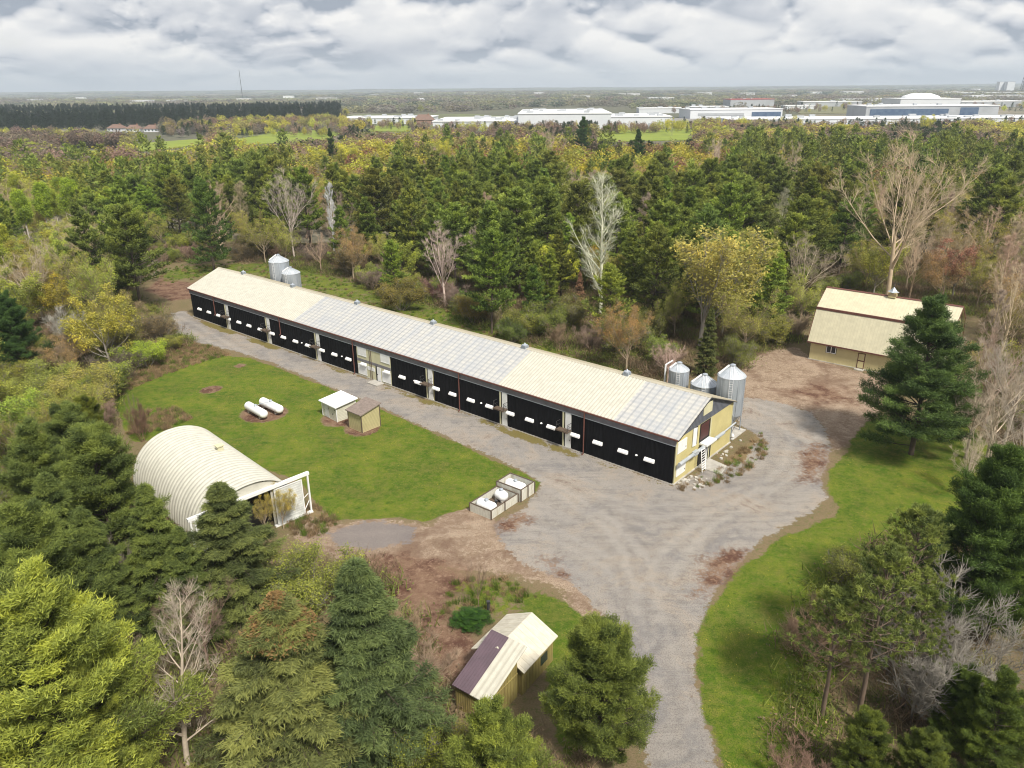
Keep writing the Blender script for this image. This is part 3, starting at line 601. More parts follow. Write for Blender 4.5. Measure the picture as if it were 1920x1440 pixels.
# keep the far sheet well under the detailed patch near the house
me=np_mesh('ground',np.stack([FX,FY,FZ],-1).reshape(-1,3),q[:,::-1].ravel(),np.arange(len(q))*4,[M_far],smooth=True)
tag(link('ground',me),'farmland and scrub stretching to the horizon',kind='structure')
M_field=surf('spring_field',(0.22,0.27,0.02),(0.16,0.21,0.018),.9,.03,(1,3,1),dirt=(0.2,0.22,0.06),dirt_amt=.4)
M_field2=surf('dull_field',(0.13,0.14,0.055),(0.17,0.15,0.08),.9,.02,(1,3,1))
M_asph=surf('distant_paving',(0.20,0.19,0.18),(0.26,0.25,0.23),.9,.05)
def field(pts,mt,name,label,z=0.25):
    P=[G(x,y) for x,y in pts]; mb=MB(); n=len(P); k=sum(np.array(p) for p in P)/n
    vs=[(p[0],p[1],z) for p in P]+[(p[0],p[1],z-.8) for p in P]
    mb.add(vs,[tuple(range(n))]+[(i,n+i,n+(i+1)%n,(i+1)%n) for i in range(n)])
    o=mb.build(name,mt); tag(o,label,kind='structure')
field([(252,270),(300,266),(386,260),(392,266),(340,276),(262,284)],M_field,'field','bright green field left of centre beyond the woods')
field([(112,281),(150,282),(230,284),(230,290),(115,288)],M_field,'field','narrow green strip behind the left-hand scrub')
field([(440,262),(520,248),(612,243),(640,250),(612,262),(520,268),(440,272)],M_field,'field','green field below the dark spruce wood')
field([(700,236),(770,236),(770,246),(690,246)],M_field,'field','small green field by the brown-roofed house')
field([(1120,246),(1300,240),(1300,262),(1120,266)],M_field,'field','green field in front of the white warehouses')
field([(1470,200),(1600,200),(1600,212),(1500,213)],M_field2,'field','dull olive field among the industrial buildings')
field([(640,200),(700,200),(720,207),(640,210)],M_field2,'field','olive field behind the end of the spruce wood')
field([(1230,222),(1920,214),(1920,240),(1230,244)],M_asph,'paved_yard','pale paving round the industrial buildings',.15)
# ------------------------------------------------------------------ the long barn
BL,BWD,EV,RG=102.06,13.45,5.45,8.13
barn=tag(empty('poultry_barn',(O_[0],O_[1],0),ang),'very long two-storey barn with black curtain sides and a cream and grey roof','barn')
SL=(RG-EV)/(BWD/2)
def roofz(y): return EV+SL*(y if y<=BWD/2 else BWD-y)
mb=MB()
mb.box(0,BL,0.06,BWD-0.06,0,EV-.12)                       # wall core
mb.add([(0,.06,EV-.12),(0,BWD-.06,EV-.12),(0,BWD/2,RG-.1),(BL,.06,EV-.12),(BL,BWD-.06,EV-.12),(BL,BWD/2,RG-.1)],[(0,2,1),(3,4,5),(0,3,5,2),(1,2,5,4)])
mb.build('wall',M_yellow,barn)
MB().box(-.15,BL+.15,-.12,BWD+.15,-.3,.12).build('foundation',M_concrete,barn)
# roof: thick slabs with standing ribs, in runs of different sheet
OV=.18
def roof_run(x0,x1,mt,name,ribs=.46,yy=(0,1)):
    mb=MB()
    for side in yy:
        def P(x,s,dz): # s 0 at eave overhang, 1 at ridge
            y=-OV+(BWD/2+OV)*s; z=EV-SL*OV+SL*(BWD/2+OV)*s+dz
            return (x,y if side==0 else BWD-y,z)
        q=[P(x0,0,0),P(x1,0,0),P(x1,1,0),P(x0,1,0)]
        mb.hexa(q+[(a,b_,c_+.10) for a,b_,c_ in q])
        if ribs:
            n=int((x1-x0)/ribs)
            for i in range(n):
                xx=x0+(i+.5)*(x1-x0)/n
                q=[P(xx-.03,0,.101),P(xx+.03,0,.101),P(xx+.03,.985,.101),P(xx-.03,.985,.101)]
                mb.hexa(q+[(a,b_,c_+.035) for a,b_,c_ in q])
    return mb.build(name,mt,barn)
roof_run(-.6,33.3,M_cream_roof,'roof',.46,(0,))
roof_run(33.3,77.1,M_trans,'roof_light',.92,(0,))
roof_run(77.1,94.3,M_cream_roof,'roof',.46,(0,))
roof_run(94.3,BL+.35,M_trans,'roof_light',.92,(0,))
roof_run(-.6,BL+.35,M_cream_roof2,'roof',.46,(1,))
for x0,x1 in ((-.6,7.7),(8.75,23.3),(24.3,40.8),(41.8,58.1),(59.1,75.3),(76.3,91.0),(92.0,BL+.35)): # ridge flashing, broken at the vents
    P=[(BWD/2-.28,RG-.005),(BWD/2,RG+.115),(BWD/2+.28,RG-.005),(BWD/2+.28,RG+.02),(BWD/2,RG+.145),(BWD/2-.28,RG+.02)]
    mb=MB(); mb.add([(x0,y,z) for y,z in P]+[(x1,y,z) for y,z in P],[(0,1,4,5),(1,2,3,4),(6,11,10,7),(7,10,9,8)]+[(i,6+i,6+(i+1)%6,(i+1)%6) for i in range(6)])
    mb.build('ridge_cap',M_cream_roof2,barn)
ez=EV-SL*OV
MB().box(-.6,BL+.3,-OV-.13,-OV-.003,ez-.07,ez+.07).build('gutter',M_rust,barn)
mb=MB(); mb.box(0,BL,-.10,.05,4.62,5.32)
for k in range(6): mb.box(0,BL,-.125,-.10,4.66+k*.11,4.70+k*.11)
mb.build('fascia',M_fascia,barn)
mb=MB(); mb.box(0,BL,-.15,-.02,4.555,4.615); mb.build('curtain_rail',M_galv,barn)
# black curtains between the white door bays
bays=[(0.2,12.15),(13.0,25.0),(26.2,38.7),(39.9,49.0),(56.6,63.9),(65.4,77.3),(78.6,87.2),(88.5,101.95)]
rng=random.Random(3)
for a_,b_ in bays:
    mb=MB(); n=max(8,int((b_-a_)/.30)); xs=[a_+(b_-a_)*i/n for i in range(n+1)]
    # shallow pleats
    V=[];Fq=[]
    for i,xx in enumerate(xs):
        y=-.06-(.035 if i%2 else 0); V+= [(xx,y,.10),(xx,y,4.56),(xx,.05,.10),(xx,.05,4.56)]
    for i in range(n):
        o=i*4; Fq+=[(o,o+4,o+5,o+1),(o+1,o+5,o+7,o+3),(o,o+2,o+6,o+4)]
    Fq+=[(0,1,3,2),(n*4,n*4+2,n*4+3,n*4+1)]
    mb.add(V,Fq); mb.build('curtain',M_black,barn)
for xr in (12.15,25.0,38.7,63.9,77.3,87.2):
    MB().box(xr+.02,xr+.2,-.13,.05,.1,4.6).build('post',M_paleyel,barn)
    MB().box(xr+.2,xr+.42,-.03,.05,.1,5.1).build('dark_gap',M_dark,barn)
    mb=MB(); mb.box(xr+.42,xr+1.22,-.11,.05,.1,4.6)
    for k in range(3): mb.box(xr+.42,xr+1.22,-.125,-.11,1.2+k*1.2,1.24+k*1.2)
    dw=mb.build('door',M_white,barn)
    MB().box(xr+1.08,xr+1.14,-.17,-.125,1.05,1.2).build('handle',M_darkmetal,dw)
    # little loading platform with rails
    mb=MB()
    for k in range(6): mb.box(xr-.35+k*.3,xr-.08+k*.3,-.95,-.13,2.44,2.52)
    mb.box(xr-.38,xr+1.42,-1.0,-.94,2.36,2.54); mb.box(xr-.35,xr-.28,-.94,-.13,2.36,2.44); mb.box(xr+1.23,xr+1.32,-1.15,-.13,2.36,2.44)
    pf=mb.build('platform',M_wood,barn)
    for xx in (xr-.3,xr+1.37):
        mb=MB(); mb.bar((xx,-.9,2.5),(xx,-.9,3.45),.03); mb.bar((xx,-.15,3.45),(xx,-.9,3.45),.028); mb.bar((xx,-.15,2.98),(xx,-.9,2.98),.022); mb.bar((xx,-.9,3.45),(xx,-.2,2.5),.022)
        mb.build('railing',M_darkmetal,pf)
for xx,zb in ((8.85,2.1),(29.5,2.5),(48.4,.1),(70.35,.1),(90.4,.1)):
    mb=MB(); mb.bar((xx,-.27,ez-.02),(xx,-.26,4.5),.075); mb.bar((xx,-.26,4.52),(xx,-.26,zb),.075); mb.bar((xx,-.26,zb+.02),(xx,-.55,max(.06,zb-.12)),.075); mb.build('downpipe',M_rust,barn)
# white air-inlet hoods
def hood(x,wd=1.05):
    mb=MB(); w_=wd/2
    mb.add([(x-w_,-.13,1.90),(x+w_,-.13,1.90),(x+w_,-.40,1.90),(x-w_,-.40,1.90),(x-w_,-.13,2.30),(x+w_,-.13,2.30),(x+w_,-.40,2.06),(x-w_,-.40,2.06)],[(0,1,2,3),(4,7,6,5),(2,1,5,6),(3,2,6,7),(0,3,7,4),(1,0,4,5)])
    mb.build('inlet_hood',M_whitebright,barn)
for x_ in (3.17,6.53,9.86,13.27,16.65,19.86,23.32,26.88,30.16,33.52,36.87,40.52,43.68,47.09,50.64,55.86,59.12,62.41,65.96,69.08,72.42,75.69,79.17,82.29,85.62,89.18,92.33,95.74,99.11): hood(x_,1.25)
for x_ in (45.48,74.23,84.1,97.46,35.2,61.6):
    mb=MB(); mb.lathe([(.0,-.03),(.13,-.02),(.15,.03),(.1,.12)],(x_,-.2,2.12),10); mb.build('lamp',M_whitebright,barn)
# pale bay in the middle of the long side
mb=MB(); mb.box(49.05,56.6,-.08,.05,.1,4.58); mb.build('bay_wall',M_paleyel,barn)
MB().box(49.05,56.6,-.10,-.082,2.36,2.78).build('conveyor_slot',M_fascia,barn)
for x0,x1,z0,z1 in ((49.3,51.3,3.25,4.56),(54.5,56.5,3.3,4.56),(49.2,51.2,.3,1.95),(54.6,56.5,.3,1.95)):
    mb=MB(); mb.box(x0,x1,-.13,-.101,z0,z1); mb.box(x0+.05,x1-.05,-.15,-.13,z1-.1,z1-.05); mb.box(x0+.05,x1-.05,-.15,-.13,z0+.05,z0+.1); mb.build('shutter',M_white,barn)
MB().box(53.25,53.55,-.115,-.1,.15,2.35).build('dark_gap',M_dark,barn)
dw=MB().box(53.55,54.35,-.14,-.1,.15,2.3).build('door',M_white,barn); MB().box(53.62,53.68,-.2,-.14,1.1,1.24).build('handle',M_darkmetal,dw)
for xx in (52.0,52.35): MB().bar((xx,-.12,.1),(xx,-.12,4.56),.04).build('conduit',M_wood,barn)
MB().box(51.35,52.95,-.12,-.081,1.4,1.95).build('shutter',M_white,barn)
tag(MB().box(0,2.2,-1.35,0,0,.14).build('doorstep',M_concrete,loc=(*BW(52.8,-.2),0.02)),'pale concrete step before the white door in the middle of the long barn','step'); bpy.data.objects['doorstep'].rotation_euler=(0,0,ang)
# gable end
gx_=BL
mb=MB(); tri=[(gx_+.0,0.1,EV-.02),(gx_+.0,BWD-.1,EV-.02),(gx_+.0,BWD/2,RG-.06)]
q=[(gx_-.05,.06,EV-.1),(gx_-.05,BWD-.06,EV-.1),(gx_-.05,BWD/2,RG-.03)]; q2=[(gx_+.05,b_,c_) for _,b_,c_ in q]; mb.add(q+q2,[(0,2,1),(3,4,5),(0,1,4,3),(1,2,5,4),(2,0,3,5)])
n=40
for i in range(n):
    y=.4+(BWD-.8)*i/(n-1); z1=roofz(y)-.14
    if z1-EV>.1: mb.box(gx_+.05,gx_+.075,y-.05,y+.05,EV-.06,z1)
mb.build('gable',M_greymetal,barn)
MB().hexa([(gx_+.078,5.6,6.2),(gx_+.14,5.6,6.2),(gx_+.14,7.65,6.2),(gx_+.078,7.65,6.2),(gx_+.078,5.6,7.3),(gx_+.14,5.6,7.3),(gx_+.14,7.65,7.5),(gx_+.078,7.65,7.5)]).build('hatch',M_paleyel,barn)
mb=MB()
for y0,y1,s in ((-OV-.05,BWD/2,1),(BWD/2,BWD+OV+.05,-1)):
    za=EV-SL*OV if s==1 else RG; zb=RG if s==1 else EV-SL*OV
    mb.hexa([(gx_+.2,y0,za-.1),(gx_+.39,y0,za-.1),(gx_+.39,y1,zb-.1),(gx_+.2,y1,zb-.1),(gx_+.2,y0,za-.003),(gx_+.39,y0,za-.003),(gx_+.39,y1,zb-.003),(gx_+.2,y1,zb-.003)])
mb.build('verge_trim',M_darkmetal,barn)
def panel(name,y0,y1,z0,z1,mt,pr=.05,parent=barn): return MB().box(gx_,gx_+pr,y0,y1,z0,z1).build(name,mt,parent)
for y0,y1,z0,z1 in ((.35,2.3,3.5,4.85),(.4,2.4,.75,2.1)):
    o=panel('shutter',y0,y1,z0,z1,M_white,.08); MB().box(gx_+.08,gx_+.12,y1-.25,y1-.2,z0+.3,z0+.45).build('latch',M_darkmetal,o)
for y0_t,y1_t in ((7.8,8.0),(0,.12),(BWD-.12,BWD)): MB().box(gx_,gx_+.052,y0_t,y1_t,.1,5.33).build('trim',M_paleyel,barn)
MB().box(gx_+.0,gx_+.03,4.2,4.75,3.15,5.3).build('dark_gap',M_dark,barn)
MB().hexa([(gx_+.06,3.6,3.2),(gx_+.12,3.6,3.2),(gx_+.22,4.25,3.2),(gx_+.16,4.25,3.2),(gx_+.06,3.6,5.35),(gx_+.12,3.6,5.35),(gx_+.22,4.25,5.35),(gx_+.16,4.25,5.35)]).build('door',M_white,barn)
MB().box(gx_,gx_+.04,5.3,7.7,3.0,5.25).build('door_frame',M_dark,barn)
o=MB().box(gx_+.04,gx_+.07,5.45,7.35,3.3,5.15).build('door',M_maroon,barn)
mb=MB(); mb.box(gx_+.02,gx_+1.0,5.4,7.7,2.78,2.98); mb.build('landing',M_white,barn)
# open ground-floor doorway: a dark panel stands in for the shaded room, with a white post
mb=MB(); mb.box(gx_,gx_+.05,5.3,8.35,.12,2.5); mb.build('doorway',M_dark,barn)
MB().box(gx_+.05,gx_+.12,7.25,7.4,.12,2.4).build('door_post',M_white,barn)
# egg conveyor pipe across the gable
mb=MB(); mb.bar((gx_+.55,.0,2.62),(gx_+.55,10.4,2.62),.20,10); mb.bar((gx_+.5,10.4,2.62),(gx_+.35,13.9,2.62),.10,8)
mb.box(gx_+.35,gx_+.75,6.6,7.5,2.45,2.9); mb.box(gx_+.35,gx_+.75,3.1,4.0,2.42,2.86)
for y in (1.5,4.5,9.3): mb.box(gx_,gx_+.5,y,y+.06,2.35,2.42)
mb.build('conveyor_pipe',M_galvroof,barn)
lad=tag(empty('ladder',(*BW(BL+.75,4.9),.05),ang),'white ladder leaning against the yellow gable end','ladder')
for y in (-.42,.42): MB().bar((.35,y,0),(0,y,2.75),.05).build('rail',M_whitebright,lad)
for k in range(9):
    z=.25+k*.29; MB().bar((.35*(1-z/2.75),-.42,z),(.35*(1-z/2.75),.42,z),.034).build('rung',M_whitebright,lad)
# ridge ventilators
for x_ in (8.2,23.8,41.3,58.6,75.8,91.5):
    mb=MB(); mb.box(x_-.34,x_+.34,BWD/2-.34,BWD/2+.34,RG-.05,RG+.42)
    for k in range(2): mb.box(x_-.37,x_+.37,BWD/2-.37,BWD/2+.37,RG+.20+k*.11,RG+.24+k*.11)
    v_=mb.build('vent',M_galv,barn)
    MB().lathe([(.40,0),(.38,.06),(.15,.14),(.04,.32)],(x_,BWD/2,RG+.44),12).build('vent_cap',M_galv,v_)
# concrete pads
def slab(name,pts,label,h=.1):
    P=[BW(*p) for p in pts]; mb=MB(); n=len(P); mb.add([(*p,h) for p in P]+[(*p,-.2) for p in P],[tuple(range(n))]+[(i,n+i,n+(i+1)%n,(i+1)%n) for i in range(n)])
    tag(mb.build(name,M_concrete),label,kind='structure')
slab('apron',[(102.25,5.3),(105.0,5.4),(104.6,7.6),(102.25,8.1)],'concrete apron before the open gable door')
slab('silo_pad',[(102.1,14.3),(102.1,18.1),(91.0,18.4),(91,14.3)],'concrete pad under the feed silos')
slab('silo_pad',[(11,14.3),(11,18.6),(2.5,18.6),(2.5,14.3)],'concrete pad under the far silos')
# rubble by the near corner
def rubble(name,cx,cy,n,sx,sy,label,seed):
    rg=random.Random(seed)
    for i in range(n):
        mb=MB(); s=rg.uniform(.10,.30); 
        pts=[(math.cos(a)*s*rg.uniform(.7,1.2),math.sin(a)*s*rg.uniform(.7,1.2)) for a in [k*1.047 for k in range(6)]]
        mb.add([(x,y,-.1) for x,y in pts]+[(x*.8,y*.8,s*rg.uniform(.3,.6)) for x,y in pts],[(6,7,8,9,10,11)]+[(k,(k+1)%6,6+(k+1)%6,6+k) for k in range(6)])
        o=mb.build(name,M_concrete); P=BW(cx+rg.gauss(0,sx),cy+rg.gauss(0,sy)); o.location=(*P,0); o.rotation_euler=(0,0,rg.random()*6)
        tag(o,label,'stone','rubble by the gable end')
rubble('broken_stone',103.6,2.2,26,.8,1.0,'pale broken stone in the rubble heap by the near corner of the long barn',4)
rubble('broken_stone',102.9,11.2,12,.3,1.3,'pale broken stone in the row along the foot of the yellow gable wall',5)
# ------------------------------------------------------------------ silos
def silo(x,y,r,ze,za,zc,label,hatch_az=0.5):
    P=BW(x,y); s=tag(empty('feed_silo',(*P,.1),ang),label,'silo','feed silos behind the long barn')
    prof=[(r*.12,zc-r*1.25),(r,zc)]; z=zc
    mb=MB(); mb.lathe(prof,(0,0,0),28); mb.build('hopper',M_galv,s,True)
    prof=[]; n=int((ze-zc)/.14)
    for i in range(n+1):
        zz_=zc+(ze-zc)*i/n; prof.append((r+(.02 if i%2 else -.02),zz_))
    for k in range(1,3): pass
    mb=MB(); mb.lathe(prof,(0,0,0),32,captop=False,capbot=False); 
    for k in range(10):
        a=k*math.pi/5; mb.box(r*math.cos(a)-.04,r*math.cos(a)+.04,r*math.sin(a)-.04,r*math.sin(a)+.04,zc,ze-.02)
    mb.build('body',M_galv,s,True)
    mb=MB(); mb.lathe([(r+.06,ze-.05),(r+.05,ze+.02),(.28,za-.12),(.28,za)],(0,0,0),28)
    for k in range(14):
        a=k*2*math.pi/14; mb.bar((math.cos(a)*(r+.03),math.sin(a)*(r+.03),ze+.04),(math.cos(a)*.3,math.sin(a)*.3,za-.09),.022,4)
    rf=mb.build('roof',M_galvroof,s); 
    MB().lathe([(.33,0),(.33,.1),(.1,.2)],(0,0,za),14).build('cap',M_galv,rf)
    for k in range(4):
        a=k*math.pi/2+.78; MB().bar((r*math.cos(a)*1.02,r*math.sin(a)*1.02,0),(r*math.cos(a)*1.02,r*math.sin(a)*1.02,zc+.3),.07,6).build('leg',M_galv,s)
    mb=MB()
    for k in range(4):
        a=k*math.pi/2+.78; a2=a+math.pi/2; mb.bar((r*math.cos(a),r*math.sin(a),.3),(r*math.cos(a2),r*math.sin(a2),zc-.3),.025,4)
        mb.bar((r*math.cos(a2),r*math.sin(a2),.3),(r*math.cos(a),r*math.sin(a),zc-.3),.025,4)
    mb.build('brace',M_darkmetal,s)
    a=-1.15; cx_,sx_=math.cos(a),math.sin(a); px_,py_=-sx_*.2,cx_*.2
    mb=MB()
    for q in (-1,1): mb.bar(((r+.12)*cx_+q*px_,(r+.12)*sx_+q*py_,.4),((r+.12)*cx_+q*px_,(r+.12)*sx_+q*py_,ze),.02,4); mb.bar(((r+.12)*cx_+q*px_,(r+.12)*sx_+q*py_,ze),(.35*cx_+q*px_,.35*sx_+q*py_,za+.05),.02,4)
    k=.5
    while k<ze: mb.bar(((r+.12)*cx_-px_,(r+.12)*sx_-py_,k),((r+.12)*cx_+px_,(r+.12)*sx_+py_,k),.015,4); k+=.3
    mb.build('ladder',M_whitebright,s)
    a=-2.5; mb=MB(); mb.bar((r*.95*math.cos(a),r*.95*math.sin(a),ze+.18),(.4*math.cos(a),.4*math.sin(a),za+.02),.13,6); mb.build('filler_pipe',M_whroof,s)
silo(100.3,16.3,1.65,7.35,8.6,2.5,'tall ribbed silo at the near end of the long barn, standing apart from the roof')
silo(96.7,16.6,1.65,5.3,6.45,2.3,'lowest silo with its wide cone lid just above the barn roof, beside the tall one')
silo(93.0,16.8,1.25,6.25,7.1,2.3,'slim silo, left of the wide low one behind the near end of the barn')
silo(4.8,16.5,1.95,8.4,9.6,2.5,'taller silo of the pair behind the far end of the long barn')
silo(8.9,16.3,1.75,6.7,7.7,2.4,'shorter silo of the pair behind the far end of the long barn')
mb=MB(); mb.bar((0,0,0),(0,0,6.6),.12,8); mb.bar((0,0,6.6),(.9,0,7.2),.10,8)
o=mb.build('auger_pipe',M_whroof,loc=(*BW(91.3,16.3),.1)); tag(o,'upright pale auger pipe left of the slim silo','pipe')
mb=MB(); mb.lathe([(.0,-.3),(.16,-.25),(.25,0),(.16,.25),(0,.3)],(0,0,.35),12); mb.box(-.15,.15,-.15,.15,0,.1); o=mb.build('feed_motor',M_white,loc=(*BW(101.9,14.6),.1)); tag(o,'small white feed motor at the foot of the tall silo','motor')
# ------------------------------------------------------------------ barn with the broken roof on the right
GA=np.array([46.52,112.14]); ga=R(-39.33); GL,GW=18.2,11.0
g=tag(empty('gambrel_barn',(*GA,0),ga),'butter yellow gambrel-roofed barn behind the big pine on the right','barn')
prof=[(0,3.15),(1.9,7.85),(GW/2,10.2),(GW-1.9,7.85),(GW,3.15)]
mb=MB(); V=[(0,0,0),(0,GW,0)]+[(0,y,z-.08) for y,z in reversed(prof)]; n=len(V); V2=[(GL,y,z) for _,y,z in V]
mb.add(V+V2,[tuple(range(n-1,-1,-1)),tuple(range(n,2*n))]+[(i,(i+1)%n,n+(i+1)%n,n+i) for i in range(n)]); 
for k in range(40):
    xx=.2+k*(GL-.4)/39; mb.box(xx-.02,xx+.02,-.02,0,.1,3.0)
mb.build('wall',M_barnwall,g)
MB().box(-.12,GL+.12,-.12,GW+.12,-.3,.1).build('foundation',M_concrete,g)
pr2=[(-.45,2.85),(1.85,7.9),(GW/2,10.28),(GW-1.85,7.9),(GW+.45,2.85)]
for i,nm in ((0,'lower_roof'),(1,'upper_roof'),(2,'upper_roof'),(3,'lower_roof')):
    (y0,z0),(y1,z1)=pr2[i],pr2[i+1]; mb=MB(); x0,x1=-.4,GL+.45; ex=.0
    mb.hexa([(x0,y0,z0),(x1,y0,z0),(x1,y1,z1),(x0,y1,z1),(x0,y0,z0+.1),(x1,y0,z0+.1),(x1,y1,z1+.1),(x0,y1,z1+.1)])
    nr=42
    for k in range(nr):
        xx=x0+(k+.5)*(x1-x0)/nr; mb.hexa([(xx-.02,y0,z0+.101),(xx+.02,y0,z0+.101),(xx+.02,y1,z1+.101),(xx-.02,y1,z1+.101),(xx-.02,y0,z0+.125),(xx+.02,y0,z0+.125),(xx+.02,y1,z1+.125),(xx-.02,y1,z1+.125)])
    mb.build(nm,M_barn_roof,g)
mb=MB(); mb.box(-.4,GL+.45,1.60,1.84,7.66,7.98); mb.box(-.42,GL+.47,-.55,-.455,2.78,2.98); mb.build('roof_trim',M_rust,g)
mb=MB()
for i in range(4):
    (y0,z0),(y1,z1)=pr2[i],pr2[i+1]
    for xx in (-.47,GL+.455): mb.hexa([(xx,y0,z0-.12),(xx+.06,y0,z0-.12),(xx+.06,y1,z1-.12),(xx,y1,z1-.12),(xx,y0,z0+.13),(xx+.06,y0,z0+.13),(xx+.06,y1,z1+.13),(xx,y1,z1+.13)])
mb.build('verge_trim',M_rust,g)
mb=MB(); mb.hexa([(-.4,GW/2-.25,10.32),(GL+.45,GW/2-.25,10.32),(GL+.45,GW/2+.25,10.32),(-.4,GW/2+.25,10.32),(-.4,GW/2-.02,10.46),(GL+.45,GW/2-.02,10.46),(GL+.45,GW/2+.02,10.46),(-.4,GW/2+.02,10.46)]); mb.build('ridge_cap',M_rust,g)
wn=MB().box(2.35,3.95,-.05,0.02,1.55,2.92).build('window',M_darkmetal,g)
MB().box(2.45,3.85,-.07,-.051,1.62,2.84).build('pane',M_glass,wn)
mb=MB(); 
for x0,x1,z0,z1 in ((2.42,2.52,1.6,2.86),(3.78,3.88,1.6,2.86),(3.1,3.2,1.6,2.86),(2.52,3.78,1.6,1.69),(2.52,3.78,2.77,2.86)): mb.box(x0,x1,-.10,-.071,z0,z1)
mb.build('frame',M_whitebright,wn)
dr=MB().box(7.1,8.15,-.05,.02,.1,2.5).build('door',M_rust,g)
mb=MB(); mb.box(7.22,8.03,-.075,-.051,.2,1.2); mb.box(7.22,8.03,-.075,-.051,1.4,2.4); mb.build('door_panel',M_barnwall,dr)
MB().box(7.0,8.3,-.9,-.12,-.1,.12).build('step',M_concrete,g)
cu=MB().box(9.2-.55,9.2+.55,GW/2-.55,GW/2+.55,10.25,11.05).build('cupola',M_barnwall,g)
mb=MB(); 
for k in range(4): mb.box(9.2-.57,9.2+.57,GW/2-.57,GW/2+.57,10.5+k*.13,10.54+k*.13)
mb.build('louvre',M_rust,cu)
MB().lathe([(.85,0),(.5,.18),(.3,.4),(.05,.7)],(9.2,GW/2,11.05),4).build('cupola_roof',M_galv,cu)
mb=MB(); mb.bar((9.2,GW/2,11.7),(9.2,GW/2,12.7),.03,6); mb.bar((8.75,GW/2,12.3),(9.65,GW/2,12.3),.03,4); mb.bar((9.2,GW/2-.35,12.1),(9.2,GW/2+.35,12.1),.025,4); mb.add([(9.65,GW/2,12.15),(9.65,GW/2,12.45),(9.9,GW/2,12.3),(9.65,GW/2+.03,12.15),(9.65,GW/2+.03,12.45),(9.9,GW/2+.03,12.3)],[(0,1,2),(5,4,3),(0,2,5,3),(1,4,5,2),(0,3,4,1)]); mb.lathe([(0,-.1),(.1,0),(0,.1)],(9.2,GW/2,11.95),8); mb.build('weather_vane',M_darkmetal,cu)
# gable door track on the right end
mb=MB(); mb.box(GL+.02,GL+.09,2.5,8.5,3.9,4.1); mb.build('door_track',M_wood,g); mb=MB(); mb.box(GL+.02,GL+.07,3.8,7.2,.1,3.85); mb.build('sliding_door',M_paleyel,g)
# ------------------------------------------------------------------ arched steel shed
QR=np.array([-20.44,67.13]); fdir=R(-135.7); qx=np.array([math.cos(fdir),math.sin(fdir)]); qy=np.array([qx[1],-qx[0]])
if qy[1]<0: qy=-qy
# local frame: +x = axis (away from the doors), +y = from right post toward the left
qa=math.atan2(qy[1],qy[0]); 
q_=tag(empty('quonset_shed',(*QR,0),qa),'cream ribbed arched steel shed with sliding doors on a white track','shed')
def qf(f): return f   # with x=axis, y axis is rotated +90: equals +f direction
AC,AR,AH,AL=5.9,5.0,5.45,18.2
n=30; mb=MB(); nseg=40; xs=np.array([.25 if (i==0 and j==0) else AL/n*(i+f_) for i in range(n) for j,f_ in enumerate((0,.16,.5,.84))]+[AL])
V=[];Fq=[]
for i,xx in enumerate(xs):
    dr_=(-.10,.0,.05,.0)[i%4]
    for k in range(nseg+1):
        a=math.pi*k/nseg; ca,sa=math.cos(a),math.sin(a); ex=math.copysign(abs(ca)**.92,ca); V.append((xx,AC+(AR+dr_)*ex,(AH+dr_)*abs(sa)**.88))
m_=nseg+1
for i in range(len(xs)-1):
    for k in range(nseg): Fq.append((i*m_+k,i*m_+k+1,(i+1)*m_+k+1,(i+1)*m_+k))
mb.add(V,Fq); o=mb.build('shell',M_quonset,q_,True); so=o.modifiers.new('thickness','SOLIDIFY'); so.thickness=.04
mb=MB(); pts=[(AC+AR*math.copysign(abs(math.cos(math.pi*k/24))**.92,math.cos(math.pi*k/24))*.985,AH*.985*abs(math.sin(math.pi*k/24))**.88) for k in range(25)]
for x0 in (AL-.06,): mb.add([(x0,y,z) for y,z in pts]+[(x0+.04,y,z) for y,z in pts],[tuple(range(25)),tuple(range(49,24,-1))])
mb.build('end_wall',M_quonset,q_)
# front wall around the opening
mb=MB(); 
for a0,a1 in ((AC-AR+.15,3.9),(7.9,AC+AR-.15)):
    k=10
    for i in range(k):
        y0=a0+(a1-a0)*i/k; y1=a0+(a1-a0)*(i+1)/k; zt=min(AH*max(0,1-((max(abs(y0-AC),abs(y1-AC)))/AR)**2)**.44,9); 
        if zt>.1: mb.box(.3,.36,y0,y1,0,zt)
for i in range(12):
    y0=3.9+4*i/12; y1=y0+4/12; zt=AH*max(0,1-((max(abs(y0-AC),abs(y1-AC)))/AR)**2)**.44*.985; mb.box(.3,.36,y0,y1,4.0,zt)
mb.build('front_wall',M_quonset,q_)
MB().box(1.2,1.25,3.0,9.0,0,4).build('interior_shade',M_dark,q_)  # dark sheet standing in for the shade inside the shed
mb=MB(); mb.hexa([(-.05,-.2,4.20),(.28,-.2,4.20),(.28,12,4.0),(-.05,12,4.0),(-.05,-.2,4.5),(.28,-.2,4.5),(.28,12,4.3),(-.05,12,4.3)]); mb.build('door_track',M_white,q_)
for y in (0,11.8): mb=MB(); mb.box(-.05,.1,y-.08,y+.08,0,4.2 if y<1 else 4.0); mb.build('post',M_white,q_)
mb=MB(); mb.bar((.02,.1,1.4),(-.02,1.0,.1),.05,5); mb.bar((.02,.1,2.2),(.02,.9,1.7),.04,5); mb.build('brace',M_white,q_)
